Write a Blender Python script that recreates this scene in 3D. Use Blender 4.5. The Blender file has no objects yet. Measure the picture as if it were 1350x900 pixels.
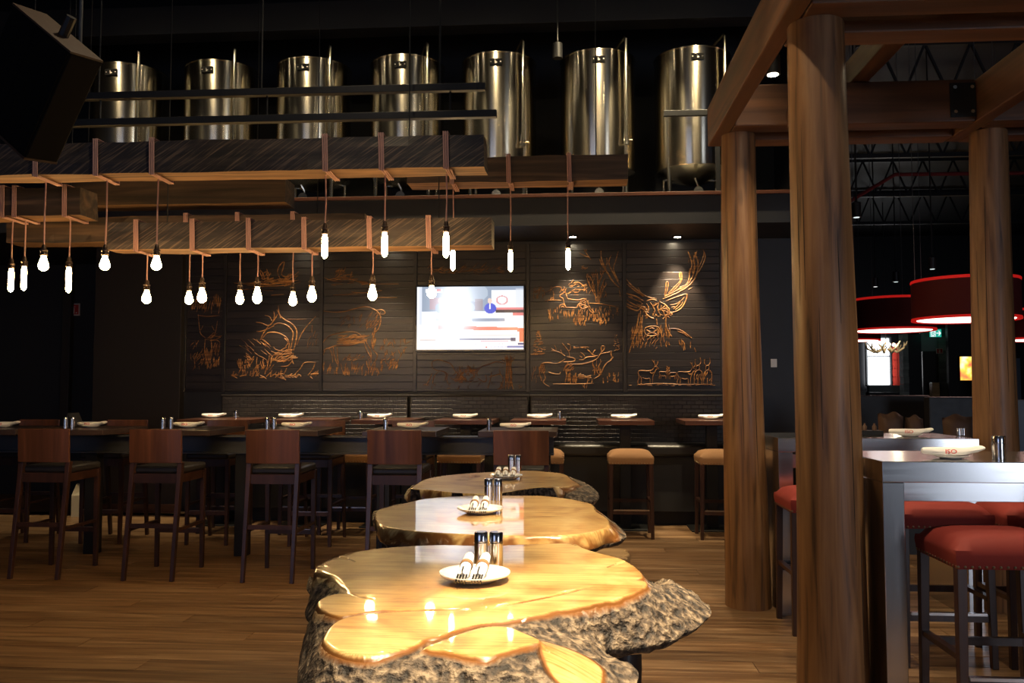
import bpy, bmesh, math, random
import numpy as np
from mathutils import Vector, Matrix, noise

random.seed(7)
PI = math.pi
SC = bpy.context.scene
COL = SC.collection

# ------------------------------------------------------------------ camera
F, CX, CY = 1107.0, 675.0, 450.0
H = 1.35
YAW, TILT = math.radians(4.0), math.atan(61.0 / 1107.0)
cam_d = bpy.data.cameras.new('camera'); cam = bpy.data.objects.new('camera', cam_d)
COL.objects.link(cam)
cam_d.sensor_width = 36.0; cam_d.lens = 36.0 * F / 1350.0
cam_d.clip_start = 0.05; cam_d.clip_end = 100
cam.location = (0, 0, H)
cam.rotation_euler = (PI / 2 + TILT, 0, YAW)
SC.camera = cam
_R = cam.rotation_euler.to_matrix()

def ray(px, py): return _R @ Vector(((px - CX) / F, -(py - CY) / F, -1.0))
def at(px, py, Y):                      # point on the room plane y = Y
    d = ray(px, py); t = Y / d.y
    return Vector((0, 0, H)) + d * t
def atz(px, py, z):                     # point on the horizontal plane at height z
    d = ray(px, py); t = (z - H) / d.z
    return Vector((0, 0, H)) + d * t
def X(px, Y, py=511): return at(px, py, Y).x
def Z(py, Y, px=620): return at(px, py, Y).z

# ------------------------------------------------------------------ world, assumed daylight, exposure
w = bpy.data.worlds.new('world'); SC.world = w; w.use_nodes = True
w.node_tree.nodes['Background'].inputs[0].default_value = (0.45, 0.55, 1.0, 1)
w.node_tree.nodes['Background'].inputs[1].default_value = 0.012
SC.view_settings.view_transform = 'Standard'
SC.view_settings.look = 'None'
SC.view_settings.exposure = 1.1
SC.view_settings.gamma = 1.0
SC.view_settings.use_curve_mapping = False

def area(name, loc, rot, sx, sy, energy, color):
    d = bpy.data.lights.new(name, 'AREA'); d.shape = 'RECTANGLE'; d.size = sx; d.size_y = sy
    d.energy = energy; d.color = color
    o = bpy.data.objects.new(name, d); COL.objects.link(o); o.location = loc; o.rotation_euler = rot
    return o
# assumed daylight: unseen area lights added behind the camera, no windows built
area('assumed_daylight_left', (-4.2, -5.85, 2.0), (PI / 2, 0, 0), 4.6, 2.8, 26, (0.50, 0.62, 1.0))
area('assumed_daylight_right', (7.4, -5.85, 1.6), (PI / 2, 0, 0), 2.6, 3.0, 75, (0.74, 0.83, 1.0))

# ------------------------------------------------------------------ helpers
class MB:
    def __init__(s): s.v = []; s.f = []; s.m = []
    def _add(s, vs, fs, mi=0):
        b = len(s.v); s.v += [tuple(p) for p in vs]
        s.f += [tuple(i + b for i in f) for f in fs]; s.m += [mi] * len(fs); return s
    def box(s, x0, x1, y0, y1, z0, z1, mi=0):
        return s._add([(x0,y0,z0),(x1,y0,z0),(x1,y1,z0),(x0,y1,z0),(x0,y0,z1),(x1,y0,z1),(x1,y1,z1),(x0,y1,z1)],
            [(3,2,1,0),(4,5,6,7),(0,1,5,4),(1,2,6,5),(2,3,7,6),(3,0,4,7)], mi)
    def bar(s, p0, p1, a, b=None, up=(0, 1, 0), mi=0):     # rectangular tapering bar, a = (w, d) at p0, b at p1
        p0, p1 = Vector(p0), Vector(p1); b = b or a
        d = (p1 - p0).normalized(); u = Vector(up)
        if abs(d.dot(u)) > 0.95: u = Vector((1, 0, 0))
        r = d.cross(u).normalized(); u = r.cross(d).normalized()
        vs = []
        for p, (wd, dp) in ((p0, a), (p1, b)):
            for sx, sy in ((-1,-1),(1,-1),(1,1),(-1,1)): vs.append(p + r * sx * wd / 2 + u * sy * dp / 2)
        return s._add(vs, [(3,2,1,0),(4,5,6,7),(0,1,5,4),(1,2,6,5),(2,3,7,6),(3,0,4,7)], mi)
    def tube(s, path, r, n=8, cap=True, mi=0):
        P = [Vector(p) for p in path]; k = len(P)
        R = r if isinstance(r, (list, tuple)) else [r] * k
        t0 = (P[1] - P[0]).normalized()
        u = t0.orthogonal().normalized(); vs = []
        for i in range(k):
            t = (P[min(i + 1, k - 1)] - P[max(i - 1, 0)]).normalized()
            u = (u - t * u.dot(t))
            u = u.normalized() if u.length > 1e-6 else t.orthogonal().normalized()
            v = t.cross(u)
            for j in range(n):
                a = 2 * PI * j / n
                vs.append(P[i] + (u * math.cos(a) + v * math.sin(a)) * R[i])
        fs = []
        for i in range(k - 1):
            for j in range(n):
                a, b = i * n + j, i * n + (j + 1) % n
                fs.append((a, b, b + n, a + n))
        if cap: fs.append(tuple(range(n - 1, -1, -1))); fs.append(tuple((k - 1) * n + j for j in range(n)))
        return s._add(vs, fs, mi)
    def lathe(s, prof, n=24, o=(0, 0, 0), mi=0, sx=1, sy=1):           # prof: list of (r, z), bottom to top
        vs = []; fs = []
        for r, z in prof:
            for j in range(n):
                a = 2 * PI * j / n
                vs.append((o[0] + sx * r * math.cos(a), o[1] + sy * r * math.sin(a), o[2] + z))
        for i in range(len(prof) - 1):
            for j in range(n):
                a, b = i * n + j, i * n + (j + 1) % n
                fs.append((a, b, b + n, a + n))
        fs.append(tuple(range(n - 1, -1, -1))); k = len(prof) - 1
        fs.append(tuple(k * n + j for j in range(n)))
        return s._add(vs, fs, mi)
    def prism(s, poly, z0, z1, mi=0):
        n = len(poly)
        vs = [(x, y, z0) for x, y in poly] + [(x, y, z1) for x, y in poly]
        return s._add(vs, [tuple(range(n - 1, -1, -1)), tuple(range(n, 2 * n))] + [(i, (i + 1) % n, (i + 1) % n + n, i + n) for i in range(n)], mi)
    def map(s, fn): s.v = [tuple(fn(Vector(p))) for p in s.v]; return s
    def mesh(s, name):
        me = bpy.data.meshes.new(name); me.from_pydata(s.v, [], s.f); me.update()
        return me
    def build(s, name, mat, parent=None, smooth=False, bevel=0, loc=None, fix=True):
        me = s.mesh(name)
        if fix:
            bm = bmesh.new(); bm.from_mesh(me); bmesh.ops.recalc_face_normals(bm, faces=bm.faces); bm.to_mesh(me); bm.free()
        mats = mat if isinstance(mat, (list, tuple)) else [mat]
        for m in mats: me.materials.append(m)
        if len(mats) > 1:
            me.polygons.foreach_set('material_index', s.m)
        if smooth:
            me.polygons.foreach_set('use_smooth', [True] * len(me.polygons))
            try: me.set_sharp_from_angle(angle=math.radians(38))
            except Exception: pass
        o = bpy.data.objects.new(name, me); COL.objects.link(o)
        if parent: o.parent = parent
        if loc: o.location = loc
        if bevel:
            m = o.modifiers.new('bevel', 'BEVEL'); m.width = bevel; m.segments = 2; m.limit_method = 'ANGLE'; m.angle_limit = math.radians(40)
        return o

def tag(o, label=None, cat=None, group=None, kind=None):
    if label: o['label'] = label
    if cat: o['category'] = cat
    if group: o['group'] = group
    if kind: o['kind'] = kind
    return o
def thing(name, label, cat, loc=(0, 0, 0), rz=0, group=None):
    o = bpy.data.objects.new(name, None); COL.objects.link(o); o.empty_display_size = 0.1
    o.location = loc; o.rotation_euler = (0, 0, rz)
    return tag(o, label, cat, group)
def copy_tree(o, parent=None):
    c = o.copy(); COL.objects.link(c); c.parent = parent
    for ch in list(o.children): copy_tree(ch, c)
    return c
def dup(o, loc, rz=None, label=None, group=None):
    c = copy_tree(o); c.location = loc
    if rz is not None: c.rotation_euler = (0, 0, rz)
    return tag(c, label, None, group)
def spot(name, loc, target, energy, angle, color, blend=0.6, radius=0.04, parent=None):
    d = bpy.data.lights.new(name, 'SPOT'); d.energy = energy; d.spot_size = math.radians(angle); d.spot_blend = blend
    d.color = color; d.shadow_soft_size = radius
    o = bpy.data.objects.new(name, d); COL.objects.link(o)
    o.location = loc
    o.rotation_euler = (Vector(target) - Vector(loc)).to_track_quat('-Z', 'Y').to_euler()
    if parent:
        o.parent = parent; o.location = Vector(loc) - parent.location
    return o

# ------------------------------------------------------------------ materials
def newmat(name):
    m = bpy.data.materials.new(name); m.use_nodes = True
    nt = m.node_tree; p = nt.nodes['Principled BSDF']
    return m, nt, p
def N(nt, t, **kw):
    n = nt.nodes.new(t)
    for k, v in kw.items():
        if k.startswith('i_'):
            n.inputs[int(k[2:]) if k[2:].isdigit() else k[2:]].default_value = v
        else: setattr(n, k, v)
    return n
def ramp(nt, stops):
    r = N(nt, 'ShaderNodeValToRGB'); e = r.color_ramp.elements
    while len(e) < len(stops): e.new(0.5)
    for k, (pos, c) in enumerate(stops): e[k].position = pos; e[k].color = (c[0], c[1], c[2], 1)
    return r
def coords(nt, scale=(1, 1, 1), rnd=True):
    tc = N(nt, 'ShaderNodeTexCoord'); mp = N(nt, 'ShaderNodeMapping'); mp.inputs['Scale'].default_value = scale
    if rnd:
        oi = N(nt, 'ShaderNodeObjectInfo'); mu = N(nt, 'ShaderNodeMath', operation='MULTIPLY'); mu.inputs[1].default_value = 57.0
        ad = N(nt, 'ShaderNodeVectorMath', operation='ADD')
        nt.links.new(oi.outputs['Random'], mu.inputs[0]); nt.links.new(tc.outputs['Object'], ad.inputs[0]); nt.links.new(mu.outputs[0], ad.inputs[1])
        nt.links.new(ad.outputs[0], mp.inputs['Vector'])
    else: nt.links.new(tc.outputs['Object'], mp.inputs['Vector'])
    return mp
def bump(nt, p, src, strength=0.3, dist=0.01):
    b = N(nt, 'ShaderNodeBump'); b.inputs['Strength'].default_value = strength; b.inputs['Distance'].default_value = dist
    nt.links.new(src, b.inputs['Height']); nt.links.new(b.outputs[0], p.inputs['Normal'])
def plain(name, c, rough=0.5, metal=0.0, coat=0.0, emit=None, es=0.0, spec=0.5):
    m, nt, p = newmat(name)
    p.inputs['Base Color'].default_value = (*c, 1); p.inputs['Roughness'].default_value = rough; p.inputs['Metallic'].default_value = metal
    p.inputs['Coat Weight'].default_value = coat; p.inputs['Specular IOR Level'].default_value = spec
    if emit: p.inputs['Emission Color'].default_value = (*emit, 1); p.inputs['Emission Strength'].default_value = es
    # faint wear so that no surface is perfectly even
    mp = coords(nt, (6, 6, 6)); n = N(nt, 'ShaderNodeTexNoise'); n.inputs['Scale'].default_value = 5; n.inputs['Detail'].default_value = 4
    nt.links.new(mp.outputs[0], n.inputs['Vector'])
    mr = N(nt, 'ShaderNodeMapRange'); mr.inputs['To Min'].default_value = max(0.02, rough - 0.06); mr.inputs['To Max'].default_value = min(1, rough + 0.06)
    nt.links.new(n.outputs[0], mr.inputs[0]); nt.links.new(mr.outputs[0], p.inputs['Roughness'])
    return m
def wood(name, c0, c1, axis='x', fine=22, rough=0.45, coat=0.0, bmp=0.25, vary=0.25, c2=None, knots=False):
    m, nt, p = newmat(name)
    sc = {'x': (0.06, 1, 1), 'y': (1, 0.06, 1), 'z': (1, 1, 0.06)}[axis]
    mp = coords(nt, sc)
    n = N(nt, 'ShaderNodeTexNoise'); n.inputs['Scale'].default_value = fine; n.inputs['Detail'].default_value = 7; n.inputs['Distortion'].default_value = 0.7
    nt.links.new(mp.outputs[0], n.inputs['Vector'])
    r = ramp(nt, [(0.3, c0), (0.52, [(a + b) / 2 for a, b in zip(c0, c1)]), (0.72, c1)] if c2 is None else [(0.28, c2), (0.45, c0), (0.72, c1)])
    nt.links.new(n.outputs[0], r.inputs[0])
    out = r.outputs[0]
    if knots:
        tc = coords(nt, {'x': (.35, 1, 1), 'y': (1, .35, 1), 'z': (1, 1, .35)}[axis])
        vo = N(nt, 'ShaderNodeTexVoronoi'); vo.inputs['Scale'].default_value = 3.2
        nt.links.new(tc.outputs[0], vo.inputs['Vector'])
        kr = ramp(nt, [(0.03, (0.25, 0.2, 0.16)), (0.09, (1, 1, 1))])
        nt.links.new(vo.outputs['Distance'], kr.inputs[0])
        mx = N(nt, 'ShaderNodeMix', data_type='RGBA', blend_type='MULTIPLY'); mx.inputs[0].default_value = 0.85
        nt.links.new(out, mx.inputs[6]); nt.links.new(kr.outputs[0], mx.inputs[7]); out = mx.outputs[2]
    oi = N(nt, 'ShaderNodeObjectInfo'); mr = N(nt, 'ShaderNodeMapRange'); mr.inputs['To Min'].default_value = 1 - vary; mr.inputs['To Max'].default_value = 1 + vary
    nt.links.new(oi.outputs['Random'], mr.inputs[0])
    hs = N(nt, 'ShaderNodeHueSaturation'); nt.links.new(mr.outputs[0], hs.inputs['Value']); nt.links.new(out, hs.inputs['Color'])
    nt.links.new(hs.outputs[0], p.inputs['Base Color'])
    p.inputs['Roughness'].default_value = rough; p.inputs['Coat Weight'].default_value = coat; p.inputs['Coat Roughness'].default_value = 0.15
    bump(nt, p, n.outputs[0], bmp, 0.004)
    return m
def scored(name, base):
    m = base.copy(); m.name = name; nt = m.node_tree; p = nt.nodes['Principled BSDF']
    tc = N(nt, 'ShaderNodeTexCoord'); mp = N(nt, 'ShaderNodeMapping'); mp.inputs['Rotation'].default_value = (0, 0.6, 0)
    m2 = N(nt, 'ShaderNodeMapping'); m2.inputs['Scale'].default_value = (2.5, 1, 70)
    nt.links.new(tc.outputs['Object'], mp.inputs[0]); nt.links.new(mp.outputs[0], m2.inputs[0])
    n = N(nt, 'ShaderNodeTexNoise'); n.inputs['Scale'].default_value = 1.6; n.inputs['Detail'].default_value = 5; nt.links.new(m2.outputs[0], n.inputs['Vector'])
    r = ramp(nt, [(0.50, (0, 0, 0)), (0.72, (1, 1, 1))]); nt.links.new(n.outputs[0], r.inputs[0])
    src = p.inputs['Base Color'].links[0].from_socket
    mx = N(nt, 'ShaderNodeMix', data_type='RGBA'); nt.links.new(r.outputs[0], mx.inputs[0]); nt.links.new(src, mx.inputs[6]); mx.inputs[7].default_value = (0.16, 0.105, 0.07, 1)
    nt.links.new(mx.outputs[2], p.inputs['Base Color']); return m
def brushed(name, c, rough, axis='z', aniso=0.0, scale=90):
    m, nt, p = newmat(name)
    p.inputs['Base Color'].default_value = (*c, 1); p.inputs['Metallic'].default_value = 1
    sc = {'x': (0.02, 1, 1), 'z': (1, 1, 0.02), 'r': (0.02, 0.02, 1)}[axis]
    mp = coords(nt, sc); n = N(nt, 'ShaderNodeTexNoise'); n.inputs['Scale'].default_value = scale; n.inputs['Detail'].default_value = 3
    nt.links.new(mp.outputs[0], n.inputs['Vector'])
    mr = N(nt, 'ShaderNodeMapRange'); mr.inputs['To Min'].default_value = rough * 0.75; mr.inputs['To Max'].default_value = rough * 1.3
    nt.links.new(n.outputs[0], mr.inputs[0]); nt.links.new(mr.outputs[0], p.inputs['Roughness'])
    if aniso:
        p.inputs['Anisotropic'].default_value = aniso
        tg = N(nt, 'ShaderNodeTangent', direction_type='RADIAL', axis='Z'); nt.links.new(tg.outputs[0], p.inputs['Tangent']); p.inputs['Anisotropic Rotation'].default_value = 0.25; mr.inputs['To Min'].default_value = rough * 0.97; mr.inputs['To Max'].default_value = rough * 1.03
    return m
def emis(name, c, s):
    m, nt, p = newmat(name)
    p.inputs['Base Color'].default_value = (0, 0, 0, 1); p.inputs['Emission Color'].default_value = (*c, 1); p.inputs['Emission Strength'].default_value = s
    return m

M = {}
M['plank'] = wood('floor_plank_wood', (0.16, 0.085, 0.038), (0.33, 0.21, 0.115), 'x', 26, 0.36, 0.0, 0.3, 0.28, (0.085, 0.043, 0.02))
M['floor_far'] = wood('floor_far_wood', (0.10, 0.055, 0.028), (0.20, 0.12, 0.06), 'x', 8, 0.35, 0, 0.2, 0.0)
M['gap'] = plain('floor_joint', (0.02, 0.012, 0.007), 0.8)
M['black'] = plain('black_paint', (0.010, 0.010, 0.012), 0.55)
M['black_wall'] = plain('charcoal_wall_paint', (0.013, 0.013, 0.017), 0.5)
M['brown_wall'] = plain('dark_brown_wall_paint', (0.022, 0.016, 0.012), 0.5)
M['board'] = wood('black_stained_board', (0.012, 0.009, 0.008), (0.030, 0.021, 0.017), 'x', 18, 0.38, 0.15, 0.35, 0.3)
M['stile'] = wood('black_stained_stile', (0.010, 0.008, 0.007), (0.024, 0.017, 0.014), 'z', 18, 0.38, 0.1, 0.3, 0.1)
M['burnt'] = wood('scorched_carved_wood', (0.21, 0.082, 0.019), (0.60, 0.28, 0.08), 'x', 60, 0.6, 0, 0.3, 0.1, (0.07, 0.026, 0.008))
M['leather_blk'] = plain('black_leather', (0.016, 0.014, 0.013), 0.38)
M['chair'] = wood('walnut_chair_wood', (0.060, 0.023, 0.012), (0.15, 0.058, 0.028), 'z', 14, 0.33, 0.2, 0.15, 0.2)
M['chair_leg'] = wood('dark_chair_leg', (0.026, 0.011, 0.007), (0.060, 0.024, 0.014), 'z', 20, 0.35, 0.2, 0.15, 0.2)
M['chair_seat'] = plain('charcoal_seat_leather', (0.030, 0.027, 0.026), 0.4)
M['table'] = wood('dark_table_top', (0.030, 0.019, 0.016), (0.058, 0.036, 0.030), 'x', 14, 0.3, 0.3, 0.1, 0.1)
M['table_red'] = wood('mahogany_table_top', (0.055, 0.020, 0.012), (0.12, 0.046, 0.026), 'x', 14, 0.3, 0.3, 0.1, 0.15)
M['blk_steel'] = plain('blackened_steel', (0.085, 0.09, 0.10), 0.42, 0.55)
M['iron'] = plain('black_iron', (0.012, 0.012, 0.013), 0.45, 0.3)
M['steel'] = brushed('brushed_steel', (0.56, 0.55, 0.54), 0.19, 'x')
M['steel_v'] = brushed('brushed_steel_upright', (0.56, 0.55, 0.54), 0.19, 'z')
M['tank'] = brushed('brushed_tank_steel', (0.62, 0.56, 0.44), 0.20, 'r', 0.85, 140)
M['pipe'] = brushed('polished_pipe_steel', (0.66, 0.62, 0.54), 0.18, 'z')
M['fork'] = plain('dark_reflecting_fork_steel', (0.16, 0.15, 0.15), 0.2, 1.0)
M['chrome'] = brushed('shaker_steel', (0.72, 0.70, 0.68), 0.16, 'r')
M['white'] = plain('white_china', (0.80, 0.80, 0.79), 0.12, 0, 0.4)
M['cloth'] = plain('white_napkin_cloth', (0.82, 0.80, 0.78), 0.85)
M['red_print'] = plain('red_print', (0.65, 0.03, 0.02), 0.7)
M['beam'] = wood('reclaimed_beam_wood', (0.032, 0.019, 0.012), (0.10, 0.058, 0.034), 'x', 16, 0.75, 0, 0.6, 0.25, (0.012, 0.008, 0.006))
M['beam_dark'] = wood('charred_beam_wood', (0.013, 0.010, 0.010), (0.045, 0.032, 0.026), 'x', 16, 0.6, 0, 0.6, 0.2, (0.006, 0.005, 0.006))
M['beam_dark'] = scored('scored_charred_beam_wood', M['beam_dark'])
M['beam_underlit'] = wood('lamplit_beam_underside', (0.12, 0.060, 0.026), (0.28, 0.148, 0.066), 'x', 16, 0.75, 0, 0.5, 0.2, (0.07, 0.034, 0.016))  # bulb light from below is put into this lighter orange underside colour
M['log'] = wood('log_post_wood', (0.17, 0.080, 0.031), (0.27, 0.138, 0.058), 'z', 26, 0.5, 0.05, 0.5, 0.12, (0.05, 0.022, 0.010), True)
M['timber_x'] = wood('timber_wood_across', (0.095, 0.038, 0.015), (0.18, 0.075, 0.030), 'x', 13, 0.5, 0.05, 0.4, 0.12, (0.06, 0.024, 0.010))
M['timber_y'] = wood('timber_wood_along', (0.095, 0.038, 0.015), (0.18, 0.075, 0.030), 'y', 13, 0.5, 0.05, 0.4, 0.12, (0.06, 0.024, 0.010))
M['cord'] = plain('pink_cloth_cord', (0.36, 0.20, 0.17), 0.85)
M['socket'] = plain('bronze_socket', (0.07, 0.05, 0.04), 0.35, 0.8)
M['bulb'] = emis('glowing_bulb', (1.0, 0.62, 0.24), 60)
M['lens'] = emis('lamp_lens', (1.0, 0.84, 0.58), 60)
M['tan'] = plain('tan_suede', (0.27, 0.14, 0.062), 0.85)
M['red'] = plain('red_suede', (0.19, 0.013, 0.008), 0.8)
M['nail'] = plain('brass_nailhead', (0.30, 0.22, 0.13), 0.3, 1)
M['bag'] = plain('cream_paper', (0.55, 0.48, 0.34), 0.8)
M['tv_case'] = plain('black_glossy_plastic', (0.008, 0.008, 0.009), 0.2)
M['menu'] = plain('black_menu_leather', (0.02, 0.02, 0.022), 0.45)
M['pillow'] = plain('brown_leather_pillow', (0.10, 0.052, 0.03), 0.6)
M['green'] = plain('green_sign', (0.02, 0.30, 0.22), 0.4, 0, 0, (0.03, 0.55, 0.40), 0.35)
M['sign_white'] = plain('white_sign', (0.8, 0.85, 0.85), 0.4, 0, 0, (0.8, 0.95, 0.95), 0.45)
M['sign_red'] = plain('red_sign', (0.45, 0.02, 0.015), 0.5)
M['sign_paper'] = plain('pale_sign', (0.6, 0.5, 0.45), 0.5)
M['speaker'] = plain('black_speaker_cabinet', (0.0045, 0.004, 0.004), 0.85, spec=.1)
M['plate_black'] = plain('matt_black_plate', (0.004, 0.004, 0.004), 0.9, spec=.05)
M['edge_wood'] = plain('plywood_edge', (0.045, 0.022, 0.011), 0.6)

def weave_mat():
    m, nt, p = newmat('woven_black_leather')
    mp = coords(nt, (1, 1, 1), False); sw = N(nt, 'ShaderNodeMapping'); sw.inputs['Rotation'].default_value = (PI / 2, 0, 0)
    nt.links.new(mp.outputs[0], sw.inputs[0])
    b = N(nt, 'ShaderNodeTexBrick'); b.inputs['Scale'].default_value = 1.0; b.inputs['Mortar Size'].default_value = 0.004
    b.inputs['Brick Width'].default_value = 0.085; b.inputs['Row Height'].default_value = 0.042; b.inputs['Mortar Smooth'].default_value = 0.8
    b.inputs['Color1'].default_value = (0.030, 0.026, 0.023, 1); b.inputs['Color2'].default_value = (0.045, 0.038, 0.033, 1); b.inputs['Mortar'].default_value = (0.006, 0.005, 0.005, 1)
    nt.links.new(sw.outputs[0], b.inputs[0]); nt.links.new(b.outputs[0], p.inputs['Base Color']); p.inputs['Roughness'].default_value = 0.36
    iv = N(nt, 'ShaderNodeMath', operation='SUBTRACT'); iv.inputs[0].default_value = 1; nt.links.new(b.outputs['Fac'], iv.inputs[1])
    bump(nt, p, iv.outputs[0], 0.55, 0.010)
    return m
M['weave'] = weave_mat()

def slab_mat():
    m, nt, p = newmat('live_edge_slab')
    at_ = N(nt, 'ShaderNodeAttribute', attribute_name='edge')
    mp = coords(nt, (1, 1, 1), False)
    # figured heartwood
    n1 = N(nt, 'ShaderNodeTexNoise'); n1.inputs['Scale'].default_value = 3.8; n1.inputs['Detail'].default_value = 8; n1.inputs['Distortion'].default_value = 1.6
    nt.links.new(mp.outputs[0], n1.inputs['Vector'])
    r1 = ramp(nt, [(0.30, (0.26, 0.105, 0.028)), (0.44, (0.52, 0.29, 0.09)), (0.56, (0.68, 0.44, 0.16)), (0.70, (0.80, 0.57, 0.25))])
    nt.links.new(n1.outputs[0], r1.inputs[0])
    mpg = coords(nt, (0.5, 9, 1), False); n2 = N(nt, 'ShaderNodeTexNoise'); n2.inputs['Scale'].default_value = 7; n2.inputs['Detail'].default_value = 5; n2.inputs['Distortion'].default_value = 2.5
    nt.links.new(mpg.outputs[0], n2.inputs['Vector'])
    rg = ramp(nt, [(0.34, (0.52, 0.40, 0.28)), (0.54, (1, 1, 1))]); nt.links.new(n2.outputs[0], rg.inputs[0])
    mg = N(nt, 'ShaderNodeMix', data_type='RGBA', blend_type='MULTIPLY'); mg.inputs[0].default_value = 0.8
    nt.links.new(r1.outputs[0], mg.inputs[6]); nt.links.new(rg.outputs[0], mg.inputs[7])
    # bark
    vb = N(nt, 'ShaderNodeTexVoronoi'); vb.inputs['Scale'].default_value = 34; nb = N(nt, 'ShaderNodeTexNoise'); nb.inputs['Scale'].default_value = 60; nb.inputs['Detail'].default_value = 8
    nt.links.new(mp.outputs[0], nb.inputs['Vector'])
    dv = N(nt, 'ShaderNodeMix', data_type='RGBA'); dv.inputs[0].default_value = 0.12
    nt.links.new(mp.outputs[0], dv.inputs[6]); nt.links.new(nb.outputs['Color'], dv.inputs[7]); nt.links.new(dv.outputs[2], vb.inputs['Vector'])
    rb = ramp(nt, [(0.38, (0.018, 0.013, 0.010)), (0.50, (0.085, 0.058, 0.038)), (0.66, (0.27, 0.20, 0.13))])
    nt.links.new(nb.outputs[0], rb.inputs[0])
    # masks from the distance to the sawn face
    wob = N(nt, 'ShaderNodeTexNoise'); wob.inputs['Scale'].default_value = 28; nt.links.new(mp.outputs[0], wob.inputs['Vector'])
    wm = N(nt, 'ShaderNodeMath', operation='MULTIPLY_ADD'); wm.inputs[1].default_value = 0.009; wm.inputs[2].default_value = -0.0045
    nt.links.new(wob.outputs[0], wm.inputs[0])
    sd = N(nt, 'ShaderNodeMath', operation='ADD'); nt.links.new(at_.outputs['Fac'], sd.inputs[0]); nt.links.new(wm.outputs[0], sd.inputs[1])
    k1 = N(nt, 'ShaderNodeMapRange'); k1.inputs['From Min'].default_value = -0.001; k1.inputs['From Max'].default_value = 0.003; nt.links.new(sd.outputs[0], k1.inputs[0])
    k2 = N(nt, 'ShaderNodeMapRange'); k2.inputs['From Min'].default_value = 0.005; k2.inputs['From Max'].default_value = 0.011; nt.links.new(sd.outputs[0], k2.inputs[0])
    sap = N(nt, 'ShaderNodeRGB'); sap.outputs[0].default_value = (0.20, 0.078, 0.020, 1)
    m1 = N(nt, 'ShaderNodeMix', data_type='RGBA'); nt.links.new(k1.outputs[0], m1.inputs[0]); nt.links.new(mg.outputs[2], m1.inputs[6]); nt.links.new(sap.outputs[0], m1.inputs[7])
    m2 = N(nt, 'ShaderNodeMix', data_type='RGBA'); nt.links.new(k2.outputs[0], m2.inputs[0]); nt.links.new(m1.outputs[2], m2.inputs[6]); nt.links.new(rb.outputs[0], m2.inputs[7])
    nt.links.new(m2.outputs[2], p.inputs['Base Color'])
    rr = N(nt, 'ShaderNodeMapRange'); rr.inputs['To Min'].default_value = 0.32; rr.inputs['To Max'].default_value = 0.62; nt.links.new(k2.outputs[0], rr.inputs[0]); nt.links.new(rr.outputs[0], p.inputs['Roughness'])
    cw = N(nt, 'ShaderNodeMath', operation='SUBTRACT'); cw.inputs[0].default_value = 1; nt.links.new(k2.outputs[0], cw.inputs[1]); nt.links.new(cw.outputs[0], p.inputs['Coat Weight'])
    p.inputs['Coat Roughness'].default_value = 0.035
    bh = N(nt, 'ShaderNodeMath', operation='MULTIPLY'); nt.links.new(nb.outputs[0], bh.inputs[0]); nt.links.new(k2.outputs[0], bh.inputs[1])
    bump(nt, p, bh.outputs[0], 1.0, 0.02)
    return m
M['slab'] = slab_mat()
M['bark_leg'] = wood('dark_bark_branch', (0.020, 0.013, 0.010), (0.075, 0.050, 0.034), 'z', 26, 0.55, 0.2, 0.9, 0.15)
M['bench'] = wood('pale_bench_wood', (0.33, 0.19, 0.075), (0.52, 0.33, 0.15), 'x', 12, 0.35, 0.3, 0.15, 0.1)

# ------------------------------------------------------------------ setting: floor, walls, ceiling
WY = 9.0                                   # face of the carved wall
floor = MB().box(-8, 18, -6, 30, -0.08, -0.012).build('floor', M['gap']); tag(floor, kind='structure')
tag(MB().box(-8, 18, 8.72, 30, -0.012, 0.0).build('floor_beyond', M['floor_far']), kind='structure')
tag(MB().box(5.2, 18, -6, 8.72, -0.012, 0.0).build('floor_right', M['floor_far']), kind='structure')
tag(MB().box(-8, 5.2, -6, 1.2, -0.012, 0.0).build('floor_near', M['floor_far']), kind='structure')
PWID, PLEN = 0.163, 2.15
pl_mesh = {}
yy = 1.2; row = 0
while yy < 8.7:
    x = -8.0 + (row * 0.83) % PLEN - PLEN + 0.4
    if x + PLEN < -6.6: x += PLEN
    while x < 5.2:
        x0, x1 = max(x, -7.0), min(x + PLEN, 5.2)
        if x1 - x0 > 0.05:
            key = round(x1 - x0, 2)
            if key not in pl_mesh:
                o = MB().box(0, key - 0.003, 0, PWID - 0.0035, -0.012, 0.0).build('plank', M['plank'], floor, bevel=0.0012)
                pl_mesh[key] = o
            else:
                o = pl_mesh[key].copy(); COL.objects.link(o)
            o.location = (x0, yy, 0)
        x += PLEN
    yy += PWID; row += 1

WX0, WX1 = X(238, WY), X(1085, WY)
SOFZ = Z(319, WY)
wall_back = MB().box(WX0, WX1, WY, WY + 0.15, 0, SOFZ).build('wall_back', M['black_wall']); tag(wall_back, kind='structure')
ZB, ZT = Z(513, WY), Z(323, WY)
panel_px = [243, 295, 423, 547, 696, 824, 953, 1000]
NB = 20; bh = (ZT - ZB) / NB
for k in range(6):
    x0, x1 = X(panel_px[k], WY) + 0.022, X(panel_px[k + 1], WY) - 0.022
    src = None
    for b in range(NB):
        if src is None: src = o = MB().box(x0, x1, -0.016, 0.0, 0.002, bh - 0.003).build('board', M['board'], wall_back, bevel=0.002)
        else: o = src.copy(); COL.objects.link(o)
        o.location = (0, WY, ZB + b * bh)
for k in range(7):
    xc = X(panel_px[k], WY)
    MB().box(xc - 0.020, xc + 0.020, WY - 0.030, WY, ZB - 0.03, ZT).build('stile', M['stile'], wall_back, bevel=0.003)
for k in range(6):
    x0, x1 = X(panel_px[k], WY) + 0.02, X(panel_px[k + 1], WY) - 0.02
    MB().box(x0, x1, WY - 0.028, WY, ZB - 0.022, ZB).build('bottom_rail', M['stile'], wall_back, bevel=0.003)
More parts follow.
